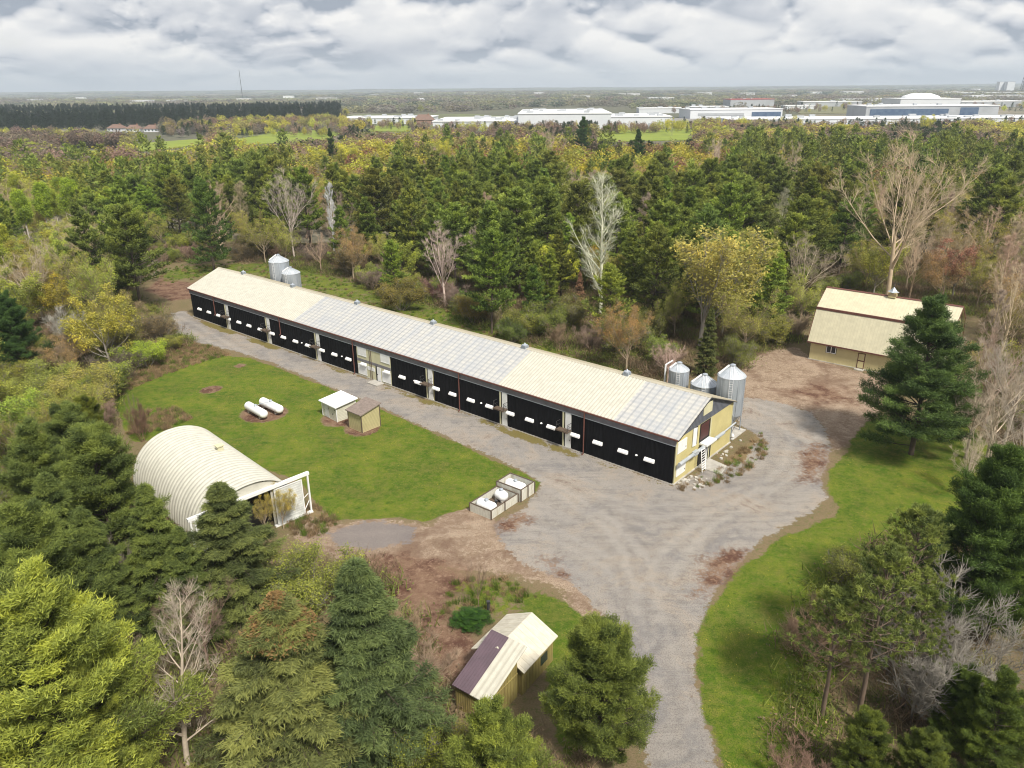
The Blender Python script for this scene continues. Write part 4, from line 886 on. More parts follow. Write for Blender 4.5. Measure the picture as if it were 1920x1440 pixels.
def bigdoor(y0,y1):
    mb=MB(); mb.box(-.12,-.06,y0,y1,.25,4.05); k=0
    z=.35
    while z<4.0: mb.box(-.14,-.12,y0+.06,y1-.06,z,z+.07); z+=.26
    d_=mb.build('sliding_door',M_doorwhite,q_)
    mb=MB(); mb.box(-.17,-.142,y0-.02,y0+.1,.2,4.1); mb.box(-.17,-.142,y1-.1,y1+.02,.2,4.1); mb.box(-.17,-.142,y0,y1,.2,.34); mb.box(-.17,-.142,y0,y1,3.98,4.1); mb.build('frame',M_white,d_)
bigdoor(.75,3.75); bigdoor(8.3,11.5)
MB().box(-.2,.2,-.1,4.0,.0,.14).build('sill',M_white,q_)
mb=MB(); mb.box(9.2,9.75,AC-1.7,AC-1.1,4.9,5.75); mb.box(9.1,9.85,AC-1.8,AC-1.0,5.75,5.85); mb.build('roof_vent',M_paleyel,q_)
# ------------------------------------------------------------------ propane tanks
def tank(name,P,rz,L_,r,label,cat='gas tank',group=None,z0=.15,legs=True,base=None):
    s=tag(empty(name,(P[0],P[1],z0),rz),label,cat,group)
    prof=[];k=7
    for i in range(k+1): a=math.pi/2*i/k; prof.append((max(.001,r*math.sin(a)),-L_/2+r*(1-math.cos(a))*.8))
    for i in range(k,-1,-1): a=math.pi/2*i/k; prof.append((max(.001,r*math.sin(a)),L_/2-r*(1-math.cos(a))*.8))
    mb=MB(); mb.lathe(prof,(0,0,r+.12),28,axis='x',captop=False,capbot=False); mb.build('tank_body',M_whitebright,s,True)
    d_=MB().lathe([(.22,0),(.22,.16),(.17,.24),(.05,.27)],(0,0,2*r+.08),14); d_=d_.build('valve_dome',M_galv,s)
    for x in (-L_*.3,L_*.3): MB().box(x-.1,x+.1,-r*.75,r*.75,-.05,.30).build('foot',M_concrete if legs else M_darkmetal,s)
    return s
tank('propane_tank',(-33.62,91.67),R(-44.6),4.9,.56,'white propane tank on the lawn, left one of the pair lying side by side','gas tank','propane tanks on the lawn')
tank('propane_tank',(-32.06,93.15),R(-42.2),4.9,.56,'white propane tank on the lawn, right one of the pair lying side by side','gas tank','propane tanks on the lawn')
mb=MB(); mb.bar((-33.6,91.7,1.35),(-33.1,92.3,1.45),.04,5); mb.bar((-33.1,92.3,1.45),(-32.1,93.1,1.35),.04,5); tag(mb.build('gas_pipe',M_galv),'thin grey pipe joining the two propane tanks','pipe')
# ------------------------------------------------------------------ two small sheds on the lawn
def shed(name,P,rz,w_,d_,z_front,z_back,wallm,roofm,ov,label,parts=True,flat=False):
    s=tag(empty(name,(P[0],P[1],0),rz),label,'shed')
    mb=MB(); mb.hexa([(0,0,0),(w_,0,0),(w_,d_,0),(0,d_,0),(0,0,z_front),(w_,0,z_front),(w_,d_,z_back),(0,d_,z_back)]); mb.build('wall',wallm,s)
    mb=MB(); k=(z_back-z_front)/d_
    mb.hexa([(-ov,-ov,z_front-k*ov+.01),(w_+ov,-ov,z_front-k*ov+.01),(w_+ov,d_+ov,z_back+k*ov+.01),(-ov,d_+ov,z_back+k*ov+.01),(-ov,-ov,z_front-k*ov+.13),(w_+ov,-ov,z_front-k*ov+.13),(w_+ov,d_+ov,z_back+k*ov+.13),(-ov,d_+ov,z_back+k*ov+.13)]); mb.build('roof',roofm,s)
    for x,y,z in ((0,0,z_front),(w_,0,z_front),(w_,d_,z_back),(0,d_,z_back)): MB().box(x-.05,x+.05,y-.05,y+.05,0,z-.1).build('corner_trim',M_wood if wallm==M_lap else M_white,s)
    return s
s=shed('garden_shed',(-24.87,91.64),R(-44.6),3.3,2.9,2.05,2.35,M_block,M_whroof,.3,'pale block shed with a flat white roof on the lawn')
mb=MB()
for x,z in ((.5,.9),(1.4,1.3),(2.3,.8),(2.8,1.5),(.9,1.6)): mb.box(x,x+.18,-.03,-.002,z,z+.12)
mb.build('loose_block',M_darkmetal,s)
MB().box(.6,1.5,-.05,-.003,.1,1.8).build('door',M_doorwhite,s)
s=shed('well_shed',(-20.67,87.69),R(-41.5),2.65,2.9,2.4,3.0,M_lap,M_brownroof,.22,'cream lap-sided shed with a brown slanting roof, beside the white-roofed shed')
# ------------------------------------------------------------------ tank pens at the edge of the yard
PA=np.array([-2.19,65.33]); pe=np.array([1.89-(-2.19),70.52-65.33]); pa=math.atan2(pe[1],pe[0])  # long side toward upper right
def pen(x0,x1,y0,y1,h,label):
    P=PA+np.array([math.cos(pa)*x0-math.sin(pa)*y0,math.sin(pa)*x0+math.cos(pa)*y0])
    s=tag(empty('tank_pen',(*P,0),pa),label,'enclosure'); L_,W_=x1-x0,y1-y0
    for a_,b_,c_,d_ in ((0,L_,0,.07),(0,L_,W_-.07,W_),(0,.07,.07,W_-.07),(L_-.07,L_,.07,W_-.07)):
        mb=MB(); mb.box(a_,b_,c_,d_,0,h); mb.build('side_panel',M_block2,s)
        MB().box(a_-.02,b_+.02,c_-.02,d_+.02,h+.002,h+.06).build('rail',M_wood,s)
    for a_,c_ in ((0,0),(L_,0),(0,W_),(L_,W_),(L_/2,0),(L_/2,W_)): MB().box(a_-.05,a_+.05,c_-.09 if c_==0 else c_+.005,c_-.005 if c_==0 else c_+.09,0,h+.05).build('post',M_wood,s)
    MB().box(.08,L_-.08,.08,W_-.08,0,.06).build('floor',M_wood if h<1.3 else M_whroof,s)
    return s
M_block2=surf('chalky_board',(0.60,0.59,0.52),(0.50,0.49,0.43),.8,1.5,(3,3,1),dirt=(0.28,0.22,0.12),dirt_amt=.6)
pen(0,4.35,0,2.75,.95,'low chalky board pen holding two white tanks at the edge of the gravel')
pen(4.55,6.9,-.25,2.95,1.35,'higher white board pen filled by a white tank, behind the low pen')
def penpt(x,y): return PA+np.array([math.cos(pa)*x-math.sin(pa)*y,math.sin(pa)*x+math.cos(pa)*y])
tank('pen_tank',penpt(.95,1.35),pa+R(90),2.35,.55,'long white tank lying nearest the yard end of the low pen','gas tank',z0=.06)
tank('pen_tank',penpt(3.45,1.45),pa+R(78),1.55,.56,'short white tank with dark fittings beside the higher pen','gas tank',z0=.06)
tank('pen_tank',penpt(5.72,1.35),pa+R(90),2.6,.62,'white tank inside the higher board pen','gas tank',z0=.06)
o=MB().bar((*penpt(2.25,1.3),.1),(*penpt(2.3,1.2),.75),.16,8).build('fuel_pump',M_darkmetal); tag(o,'small dark pump standing between the tanks in the low pen','pump')
# ------------------------------------------------------------------ cabin with the plum lean-to
s=tag(empty('cabin',(-2.72,44.15,0),R(-34)),'small cabin with a weathered cream gable roof by the lower yard','shed')
cw,cl_=3.95,4.15
mb=MB(); mb.add([(0,0,0),(cw,0,0),(cw,cl_,0),(0,cl_,0),(0,0,2.25),(cw,0,2.25),(cw,cl_,2.25),(0,cl_,2.25),(cw/2,0,3.25),(cw/2,cl_,3.25)],[(0,3,2,1),(0,1,5,8,4),(2,3,7,9,6),(1,2,6,5),(3,0,4,7),(4,8,9,7),(8,5,6,9)])
for k in range(20): mb.box(.1+k*.2,.13+k*.2,-.02,0,0,2.2); mb.box(cw,cw+.02,.1+k*.2,.13+k*.2,0,2.2)
mb.build('wall',M_olive,s)
M_cabroof=surf('weathered_cream_roof',(0.62,0.58,0.48),(0.50,0.46,0.37),.55,1.6,(1,2,1),dirt=(0.42,0.37,0.3),dirt_amt=.35)
for q in (0,1):
    mb=MB(); y0,y1=-.25,cl_+.2
    def P(t,dz): x=cw/2+(cw/2+.3)*t; return (x if q else cw-x,3.36-(1.0/(cw/2))*(cw/2+.3)*t+dz)
    a_,b_=P(0,0),P(1,0); 
    mb.hexa([(a_[0],y0,a_[1]),(b_[0],y0,b_[1]),(b_[0],y1,b_[1]),(a_[0],y1,a_[1]),(a_[0],y0,a_[1]+.08),(b_[0],y0,b_[1]+.08),(b_[0],y1,b_[1]+.08),(a_[0],y1,a_[1]+.08)])
    for k in range(8):
        yy=y0+(k+.5)*(y1-y0)/8; mb.hexa([(a_[0],yy-.02,a_[1]+.081),(b_[0],yy-.02,b_[1]+.081),(b_[0],yy+.02,b_[1]+.081),(a_[0],yy+.02,a_[1]+.081),(a_[0],yy-.02,a_[1]+.1),(b_[0],yy-.02,b_[1]+.1),(b_[0],yy+.02,b_[1]+.1),(a_[0],yy+.02,a_[1]+.1)])
    mb.build('roof',M_cabroof,s)
MB().box(cw+.022,cw+.05,2.4,3.3,.8,1.6).build('window',M_glass,s)
s=tag(empty('lean_to',(-4.05,40.85,0),R(-36)),'olive lean-to with a half plum and half cream roof against the small cabin','shed')
lw,ld,zf,zb=2.85,4.2,2.1,3.62
mb=MB(); mb.hexa([(0,0,0),(lw,0,0),(lw,ld-.9,0),(0,ld-.9,0),(0,0,zf),(lw,0,zf),(lw,ld-.9,zf+(zb-zf)*(ld-.9)/ld),(0,ld-.9,zf+(zb-zf)*(ld-.9)/ld)])
for k in range(14): mb.box(.1+k*.2,.13+k*.2,-.02,0,0,zf-.02)
for k in range(10): mb.box(lw,lw+.03,.15+k*.33,.18+k*.33,0,2.05+.34*(.15+k*.33))
mb.box(lw,lw+.05,0,ld-.9,2.0,2.08)
mb.build('wall',M_olive,s)
kk=(zb-zf)/ld
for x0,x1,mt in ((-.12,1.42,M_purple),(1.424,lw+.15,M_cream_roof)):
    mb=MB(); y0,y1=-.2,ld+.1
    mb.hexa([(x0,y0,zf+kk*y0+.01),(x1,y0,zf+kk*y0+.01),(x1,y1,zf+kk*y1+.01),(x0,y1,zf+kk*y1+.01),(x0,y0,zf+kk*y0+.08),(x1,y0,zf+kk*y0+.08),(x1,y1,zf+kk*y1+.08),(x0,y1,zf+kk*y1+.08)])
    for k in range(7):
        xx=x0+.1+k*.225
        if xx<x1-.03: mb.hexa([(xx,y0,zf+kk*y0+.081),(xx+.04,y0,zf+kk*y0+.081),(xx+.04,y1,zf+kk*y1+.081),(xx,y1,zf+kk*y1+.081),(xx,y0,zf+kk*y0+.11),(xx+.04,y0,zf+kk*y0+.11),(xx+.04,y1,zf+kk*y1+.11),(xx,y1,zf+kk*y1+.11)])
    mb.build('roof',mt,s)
P=G(916,1148); mb=MB(); mb.bar((0,0,0),(0,0,.95),.12,7); mb.box(-.14,.14,-.14,.14,.95,1.1); o=mb.build('hydrant_post',M_darkmetal,loc=tuple(P)); tag(o,'short dark post beside the low green shrub behind the cabin','post')
mb=MB(); mb.bar((0,0,.1),(-2.0,.6,.12),.07,5,r2=.04); mb.bar((-.9,.27,.12),(-1.5,-.1,.3),.03,4); o=mb.build('fallen_branch',M_bark_white,loc=(P[0]-.2,P[1]-.4,0)); tag(o,'pale fallen branch lying by the short dark post','branch')
# board leaning by the cabin
# ------------------------------------------------------------------ far buildings
def far_building(name,px,py,wd,dp,h,rz,wallm,roofm,label,extra=None,n_units=0,win=None,seed=0):
    P=G(px,py); P[2]=float(far_z(P[0],P[1])) if P[1]>900 else -.3
    s=tag(empty(name,tuple(P),rz),label,'building')
    MB().box(-wd/2,wd/2,0,dp,0,h).build('wall',wallm,s)
    MB().box(-wd/2-.6,wd/2+.6,-.6,dp+.6,h+.02,h+.9).build('roof',roofm,s)
    rg=random.Random(seed)
    for i in range(n_units):
        x=rg.uniform(-wd*.46,wd*.46); y=rg.uniform(3,dp*.9); a=rg.uniform(1.5,4); MB().box(x-a,x+a,y-2,y+2,h+.9,h+.9+rg.uniform(1.2,2.6)).build('roof_unit',M_whgrey,s)
    if win:
        for x0,x1,z0,z1,mt in win: MB().box(x0,x1,-.35,-.02,z0,z1).build('window',mt,s)
    return s
def doors(wd,n,z1=4): return [(-wd/2+ (i+.3)*wd/n,-wd/2+(i+.7)*wd/n,.4,z1,M_whgrey) for i in range(n)]
far_building('warehouse',1058,243,92,150,15,R(-3),M_whwall,M_whroof,'biggest white warehouse, tall block right of centre',n_units=14,win=doors(92,9),seed=1)
far_building('warehouse',900,243,96,110,8,R(-3),M_whwall,M_whroof,'long low white warehouse joined to the left of the tall white block',n_units=18,win=doors(96,14,3),seed=2)
far_building('warehouse',720,232,110,70,6.5,R(-4),M_whwall,M_whroof,'low white warehouse behind the brown-roofed house',n_units=10,seed=3)
far_building('warehouse',1195,238,70,90,10,R(-3),M_whwall,M_whroof,'white warehouse just right of the tall white block',n_units=9,win=doors(70,8),seed=4)
far_building('warehouse',1670,236,330,60,7,R(-3),M_whwall,M_whroof,'very long low white warehouse behind the pines on the right',n_units=16,seed=5)
far_building('office_building',1380,222,120,60,11,R(2),M_whwall,M_whroof,'white building with a blue glass corner beyond the warehouses',n_units=5,win=[(20,58,2,8,M_blueglass),(-50,10,4,7,M_whgrey)],seed=6)
far_building('red_trim_building',1410,199,90,50,13,R(2),M_whgrey,M_redroof,'building with a red roof edge beyond the blue glass one',n_units=3,seed=7)
far_building('glass_office',1745,221,160,70,14,R(-4),M_whgrey,M_whroof,'office with a dark glass front above the long white warehouse',n_units=6,win=[(-75,20,2,11,M_blueglass),(34,56,1,12.5,M_blueglass)],seed=8)
s=far_building('stepped_hall',1742,206,95,80,17,R(-4),M_whwall,M_whroof,'white hall with a raised stepped roof behind the dark glass office',seed=9)
MB().lathe([(30,0),(28,3),(16,7),(14,7.3)],(0,40,17.95),24).build('dome_roof',M_whroof,s)
for px,py,wd,dp,h,l,sd_ in ((1560,200,110,40,9,'pale industrial shed left of the stepped hall',10),(1640,193,140,50,8,'low white shed beyond the olive field',11),(1865,200,120,60,9,'pale shed right of the stepped hall',12),(1880,186,160,60,10,'wide white shed near the right edge of the view',13),(1330,210,60,40,8,'grey shed left of the blue glass building',14),(1500,205,50,30,6,'small white shed at the corner of the olive field',15),(1850,178,260,80,10,'farthest wide white shed at the right',16),(1240,212,70,40,7,'white shed among trees right of the warehouses',17)):
    far_building('industrial_shed',px,py,wd,dp,h,R(-3),M_whwall if sd_%2 else M_whgrey,M_whroof,l,n_units=3,seed=sd_)
for px,py,l in ((1878,160,'left of the two pale towers on the right horizon'),(1893,160,'right of the two pale towers on the right horizon')):
    far_building('tower_block',px,py+13,34,24,46,0,M_whwall,M_whgrey,l)
for px,py,wd,l in ((785,171,60,'small pale building on the plain left of the warehouses'),(1180,176,80,'small pale building beyond the tall warehouse'),(1320,172,70,'small pale building on the plain right of centre'),(1010,172,50,'tiny pale building on the plain above the tall warehouse'),(455,186,40,'tiny white hut below the radio mast'),(1600,170,90,'pale building under the right skyline'),(262,189,60,'tiny pale farm building left on the plain')):
    far_building('distant_building',px,py+6,wd,40,11,0,M_whroof,M_whroof,l)
for i,(px,py,wd) in enumerate(((60,192,50),(150,186,40),(330,193,60),(540,184,45),(610,189,70),(700,180,50),(880,178,60),(960,183,40),(1090,186,60),(1150,181,90),(1240,190,70),(1290,183,50),(1400,178,70),(1470,184,80),(1530,176,60),(1700,172,90),(1790,176,70),(1830,169,60))):
    far_building('distant_building',px,py,wd,30,9,R((i*37)%20-10),M_whroof,M_whwall if i%2 else M_whroof,'one of the small pale sheds scattered over the plain toward the skyline')
for o in bpy.data.objects:
    if o.get('label','').startswith('one of the small pale sheds'): o['group']='small pale sheds on the plain'
def house(name,px,py,wd,dp,h,rz,label,wings=True,wallm=None,roofm=None):
    P=G(px,py); s=tag(empty(name,(P[0],P[1],-.3),rz),label,'house')
    MB().box(-wd/2,wd/2,0,dp,0,h).build('wall',wallm or M_brick,s)
    rh=h+dp*.38
    mb=MB(); o=.7; mb.add([(-wd/2-o,-o,h),(wd/2+o,-o,h),(wd/2+o,dp+o,h),(-wd/2-o,dp+o,h),(-wd/2+dp*.35,dp/2,rh),(wd/2-dp*.35,dp/2,rh)],[(0,3,2,1),(0,1,5,4),(2,3,4,5),(1,2,5),(3,0,4)]); r_=mb.build('roof',roofm or M_houseroof,s)
    MB().box(wd*.2,wd*.2+1.2,dp*.4,dp*.4+1,rh-1.5,rh+1).build('chimney',M_brick,r_)
    for k in range(4): 
        x=-wd/2+(k+.5)*wd/4; wn=MB().box(x-.9,x+.9,-.08,-.003,1.0,2.6).build('window',M_whwall,s); MB().box(x-.75,x+.75,-.12,-.081,1.15,2.45).build('pane',M_glass,wn)
    MB().box(-.6,.6,-.06,-.002,0,2.2).build('door',M_white,s)
    return s
house('farm_house',215,246,17,10,3.2,R(-12),'pale house with a red-brown roof, left one below the dark spruce wood',wallm=M_whwall)
house('farm_house',250,247,14,10,3.2,R(8),'pale house with a red-brown roof, middle one below the dark spruce wood',wallm=M_whwall)
house('farm_house',283,247,15,10,3.2,R(-5),'pale house with a red-brown roof, right one below the dark spruce wood',wallm=M_whwall)
house('brick_house',795,233,24,16,5,R(4),'brown hip-roofed brick house left of the white warehouses')
house('farm_house',945,247,16,9,3,R(4),'low grey-roofed house in front of the long white warehouse',wallm=M_whwall,roofm=M_whgrey)
house('farm_house',788,190,26,14,5,R(4),'far white farmhouse beside dark trees on the plain',wallm=M_whwall,roofm=M_whwall)
P=G(455,186); s=tag(empty('radio_mast',(P[0],P[1],float(far_z(P[0],P[1])))),'thin tall radio mast on the left skyline','mast')
mh=HT(P,134) if HT(P,134)<38.9 else 40+ (164-134)/1424*math.hypot(P[0],P[1])
mb=MB(); mb.bar((0,0,0),(0,0,mh),1.6,3,r2=.9); mb.build('mast_pole',M_darkmetal,s)
mb=MB()
for a in (0,2.1,4.2): mb.bar((0,0,mh*.9),(math.cos(a)*mh*.35,math.sin(a)*mh*.35,0),.12,3)
mb.build('guy_wire',M_darkmetal,s)
P=G(1915,176); s=tag(empty('lattice_tower',(P[0],P[1],0)),'grey lattice tower at the right edge of the skyline','tower'); mh=40+(156-137)/1424*math.hypot(P[0],P[1])+6
mb=MB()
for k in range(4):
    a=k*math.pi/2+.78; mb.bar((math.cos(a)*9,math.sin(a)*9,0),(math.cos(a),math.sin(a),mh),.8,4)
    for q in range(6): z=mh*q/6; r0=9-8*q/6; r1=9-8*(q+1)/6; a2=a+math.pi/2; mb.bar((math.cos(a)*r0,math.sin(a)*r0,z),(math.cos(a2)*r1,math.sin(a2)*r1,mh*(q+1)/6),.4,3)
mb.build('frame',M_darkmetal,s)
# ------------------------------------------------------------------ trees: prototypes
PR_={}
def mk(key,d,bark,kind): PR_[key]=Proto(key,d,bark,kind)
for i in range(6): mk('pine%d'%i,conifer('p',100+i,15,[3.9,4.4,3.6,4.2,3.4,4.6][i],'pine',.85,[.12,.2,.1,.25,.15,.1][i]),M_bark_dark,'pine')
for i in range(3): mk('spruce%d'%i,conifer('s',120+i,15,[3.4,3.0,3.8][i],'spruce',.7,.05),M_bark_dark,'spruce')
for i in range(3): mk('bigpine%d'%i,conifer('P',130+i,15,[4.6,4.2,4.8][i],'pine',2.6,[.07,.12,.08][i]),M_bark_dark,'pine')
for i in range(3): mk('bigspruce%d'%i,conifer('S',140+i,14,[4.0,3.8,3.6][i],'spruce',2.2,.03),M_bark_dark,'spruce')
for i in range(2): mk('tuft%d'%i,conifer('T',150+i,14,[3.6,3.9][i],'tuft',1.0,.38),M_bark_brown,'pine')
for i in range(3): mk('bare%d'%i,broadleaf(200+i,15,[4.6,5.2,4.2][i],'round',1.0,trunk=.25),M_twig,'bare')
for i in range(3): mk('tall%d'%i,broadleaf(210+i,17,[3.6,3.2,4.2][i],'tall',1.0,trunk=[.3,.15,.35][i]),M_twig,'bare')
mk('opentall',broadleaf(216,17,4.2,'tall',.75,trunk=.12,thin=.55),M_twig,'bare')
for i in range(3): mk('bud%d'%i,broadleaf(220+i,13,[4.2,4.8,3.8][i],'round',.95,leaf=[5,4,5][i],leafsize=.26,leafjit=.26,trunk=.2),M_bark_grey,'bud')
for i in range(2): mk('aspen%d'%i,broadleaf(230+i,16,[3.0,2.7][i],'tall',.9,leaf=5,leafsize=.27,leafjit=.32,trunk=.42),M_bark_white,'aspen')
for i in range(2): mk('hazy%d'%i,broadleaf(240+i,13,[4.6,4.2][i],'round',1.0,leaf=4,leafsize=.17,leafjit=.24,trunk=.22),M_bark_tan,'bud')
for i in range(3): mk('bush%d'%i,broadleaf(250+i,4.5,2.6,'bush',1.0,leaf=[6,7,4][i],leafsize=.125,leafjit=.17),M_bark_grey,'bush')
for i in range(3): mk('brush%d'%i,broadleaf(260+i,4.5,2.6,'bush',1.0),M_twig,'brush')
PINE=(0.168,0.215,0.047); PINE2=(0.085,0.130,0.028); SPR=(0.120,0.132,0.034); LIME=(0.24,0.30,0.035); YEL=(0.36,0.32,0.035); OLV=(0.17,0.17,0.035); ORG=(0.27,0.17,0.04); RED=(0.24,0.10,0.055)
TAN=(0.34,0.26,0.17); PNK=(0.36,0.28,0.24); WHT=(0.55,0.51,0.45); BRN=(0.17,0.115,0.08); GRY=(0.27,0.24,0.20)
HERO=[]; HBOX=[]
def hero(name,key,col,label,cat='tree',top=None,base=None,h=None,wide=1.0,rz=None,lean=(0,0)):
    if base is not None:
        P=G(*base); h=h or HT(P,top[1])
    else: P=G(top[0],top[1],h); P[2]=0
    HERO.append((P[0],P[1],h,PR_[key].H)); tp=PR([P[0],P[1],h])[0]; bp=PR([P[0],P[1],0])[0]
    if 200<tp[1]<560 and key[:4] not in('bush','brus'): hw=max(14,(bp[1]-tp[1])*.22*wide); HBOX.append((tp[0]-hw,tp[0]+hw,tp[1]-6,tp[1]+(bp[1]-tp[1])*.55,P[1]))
    if key[:3] in('bud','haz','asp','bus'): col=tuple(min(.6,c*1.35) for c in col)
    elif key[:3] in('pin',) or key[:6]=='spruce': col=(col[0]*1.22,col[1]*1.32,col[2]*1.3)
    elif 'big' in key or 'tuft' in key: col=(col[0]*1.05,col[1]*1.18,col[2]*1.15)
    elif key[:4] in('bare','tall','open') and P[1]>100: col=tuple(min(.7,c*1.4) for c in col)
    rz=rz if rz is not None else (len(HERO)*1.7)%6.28
    put_tree(name,PR_[key],(P[0],P[1],-.05),h,rz,wide,col,label,cat,lean=lean)
# foreground
hero('spruce_tree','bigspruce0',(0.135,0.148,0.048),'dark spruce standing before the doors of the arched steel shed',top=(425,897),base=(455,1155),wide=1.62)
hero('spruce_tree','bigspruce1',(0.165,0.168,0.055),'olive spruce with an orange-brown tip at the bottom of the view',top=(515,1112),h=13.5,wide=1.95)
def cones():
    rg=np.random.default_rng(8); n=3600; z=14*(1-.20*rg.random(n)); r=(14-z)*.42*rg.random(n)**.4+.05; a=rg.uniform(0,6.28,n)
    V,tn=leaves(np.stack([r*np.cos(a),r*np.sin(a),z],1),2,.15,rg,np.full(n,.5),.06)
    o=[q for q in bpy.data.objects if q.get('label','').startswith('olive spruce with an orange')][0]
    c=link('cone_cluster',tris_mesh('cone_cluster',V,tn,[M_leaf]),o); c.color=(0.27,0.18,0.07,1)
cones()
hero('spruce_tree','bigspruce2',(0.110,0.135,0.050),'dark broad spruce at the bottom, left of the plum-roofed lean-to',top=(672,1045),h=15,wide=1.45)
hero('pine_tree','bigpine0',(0.20,0.22,0.045),'olive pine at the bottom edge below the plum-roofed lean-to',top=(930,1330),h=9.5,wide=1.25)
hero('pine_tree','bigpine1',(0.145,0.165,0.038),'bushy pine just right of the small cabin, by the driveway',top=(1145,1168),h=10.5,wide=1.30)
hero('pine_tree','bigpine2',(0.28,0.295,0.06),'bright lime pine in the bottom left corner',top=(50,1098),h=17,wide=1.2)
hero('pine_tree','bigpine0',(0.27,0.28,0.06),'lime pine in the bottom left corner, right and lower of the two bright ones',top=(150,1235),h=12,wide=.8,rz=2.2)
for k,(x,y,h_,key,lb) in enumerate(((175,815,15,'bigpine1','dark pine leaning over the left end of the arched shed'),(75,880,15,'bigspruce0','dark spruce left of the arched shed, with pale dead twigs below it'),(270,905,13.5,'bigspruce2','dark conifer hiding the left flank of the arched shed'),(150,950,13,'bigspruce1','dark conifer above the bare forked tree at the left'),(20,960,15,'bigpine2','dark pine at the left edge above the lime pines'),(325,985,10.5,'bigspruce0','dark conifer touching the left door of the arched shed'),(40,810,14,'bigpine0','dark pine on the left edge, level with the arched shed'),(115,770,12,'bigpine1','dark pine left of the arched shed top, below the scrub'))):
    hero('pine_tree' if 'pine' in key else 'spruce_tree',key,(0.125,0.150,0.042) if k%2 else (0.145,0.170,0.044),lb,top=(x,y),h=h_,wide=1.1)
hero('pine_tree','bigpine1',(0.13,0.14,0.025),'pine with orange-yellow tips above the arched shed',top=(165,745),h=9,wide=.9)
hero('pine_tree','bigpine2',(0.06,0.105,0.03),'dark pine cut by the left edge, below the budding scrub',top=(8,555),h=13,wide=1.0)
hero('pine_tree','bigpine0',(0.085,0.125,0.036),'large green pine standing before the gambrel barn',top=(1755,572),base=(1708,852),wide=1.27,rz=.6)
hero('pine_tree','bigpine2',(0.072,0.11,0.026),'big dark pine at the right edge beside the right lawn',top=(1885,850),h=16,wide=1.0)
hero('pine_tree','bigpine1',(0.10,0.145,0.03),'pine at the right edge reaching light green boughs over the lawn',top=(1915,950),h=12,wide=1.0)
hero('thin_pine','tuft0',(0.145,0.165,0.045),'sparse long-trunked pine, tallest of the open pines on the right lawn',top=(1668,938),base=(1662,1262),wide=1.02)
hero('thin_pine','tuft1',(0.145,0.165,0.045),'sparse pine with a leaning trunk in the middle of the open pines',top=(1590,1020),base=(1608,1355),wide=1.0)
hero('thin_pine','tuft0',(0.145,0.165,0.045),'sparse pine nearest the driveway among the open pines',top=(1528,1095),base=(1540,1345),wide=1.1,rz=4)
hero('thin_pine','tuft1',(0.10,0.12,0.028),'short sparse pine right of the open pines',top=(1700,1110),base=(1690,1330),wide=1.0,rz=3)
hero('pine_tree','bigpine0',(0.105,0.135,0.026),'young pine in the bottom right corner, biggest of the young ones',top=(1890,1275),h=8,wide=1.1)
hero('pine_tree','bigpine1',(0.11,0.13,0.025),'young pine at the bottom edge below the sparse pines',top=(1640,1350),h=6,wide=1.2)
hero('pine_tree','bigpine2',(0.115,0.135,0.028),'young pine at the bottom edge right of the sparse pines',top=(1745,1380),h=6,wide=1.2)
hero('pine_tree','bigpine1',(0.095,0.13,0.028),'young pine above the bottom right corner',top=(1810,1250),h=6.5,wide=1.1)
hero('bare_tree','opentall',(0.50,0.42,0.33),'pale bare tree left of the orange-tipped spruce at the bottom',top=(310,1100),base=(352,1432),wide=1.15)
hero('bare_tree','bare1',(0.30,0.26,0.21),'forked dead tree with grey limbs among the dark left conifers',top=(225,985),base=(216,1172),wide=.62)
hero('bare_tree','bare0',(0.22,0.15,0.11),'brown twiggy tree between the dark spruce and the pale bare tree',top=(360,1090),h=8,wide=1.1)
hero('bare_tree','bare2',(0.21,0.15,0.11),'brown twiggy tree behind the pale bare tree at the bottom left',top=(290,1190),h=8,wide=1.2)
hero('bare_shrub','brush0',(0.29,0.265,0.23),'silvery many-stemmed bare bush by the lower right pines',cat='shrub',top=(1830,1110),h=8.5,wide=1.15)
hero('bare_shrub','brush1',(0.28,0.255,0.22),'silvery bare bush sprawling toward the sparse pines',cat='shrub',top=(1750,1185),h=7,wide=1.2)
hero('bare_tree','bare2',(0.36,0.32,0.27),'grey bare tree standing behind the silvery bushes at the right',top=(1800,975),base=(1795,1180),wide=.7)
hero('bare_tree','bare1',(0.42,0.36,0.30),'big bare tree at the right edge beside the pine before the gambrel barn',top=(1890,590),base=(1880,840),wide=1.05)
hero('bare_tree','bare0',(0.36,0.31,0.25),'bare tree leaning over the right lawn from the right edge',top=(1880,745),base=(1912,905),wide=1.1,lean=(.0,-.25))
for x,y,h_,l in ((1850,690,11,'upper one of the fine tan bare trees at the right edge'),(1905,640,14,'tall fine tan bare tree cut by the right edge'),(1835,800,8,'low fine tan bare tree at the right end of the lawn'),(1890,720,10,'middle one of the fine tan bare trees at the right edge')):
    hero('bare_tree','bare%d'%(x%3),(0.50,0.41,0.31),l,top=(x,y),h=h_,wide=1.25)
hero('budding_tree','hazy1',(0.26,0.24,0.06),'yellow-budded tree right of the pine before the gambrel barn',top=(1845,640),h=7,wide=1.0)
hero('small_tree','bare2',(0.24,0.17,0.12),'small bare tree in the island bed behind the cabin',top=(897,1045),base=(898,1143),wide=.55)
hero('juniper_shrub','bigpine0',(0.045,0.10,0.018),'low dark green shrub in the bed behind the cabin',cat='shrub',top=(885,1148),base=(882,1168),wide=5.4)
hero('bare_tree','brush2',(0.20,0.12,0.08),'brown vine-covered stump above the arched shed',top=(262,752),base=(268,828),wide=.55)
hero('small_tree','bare0',(0.20,0.15,0.11),'small leaning bare tree beside the vine-covered stump',top=(246,735),base=(255,812),wide=.4)
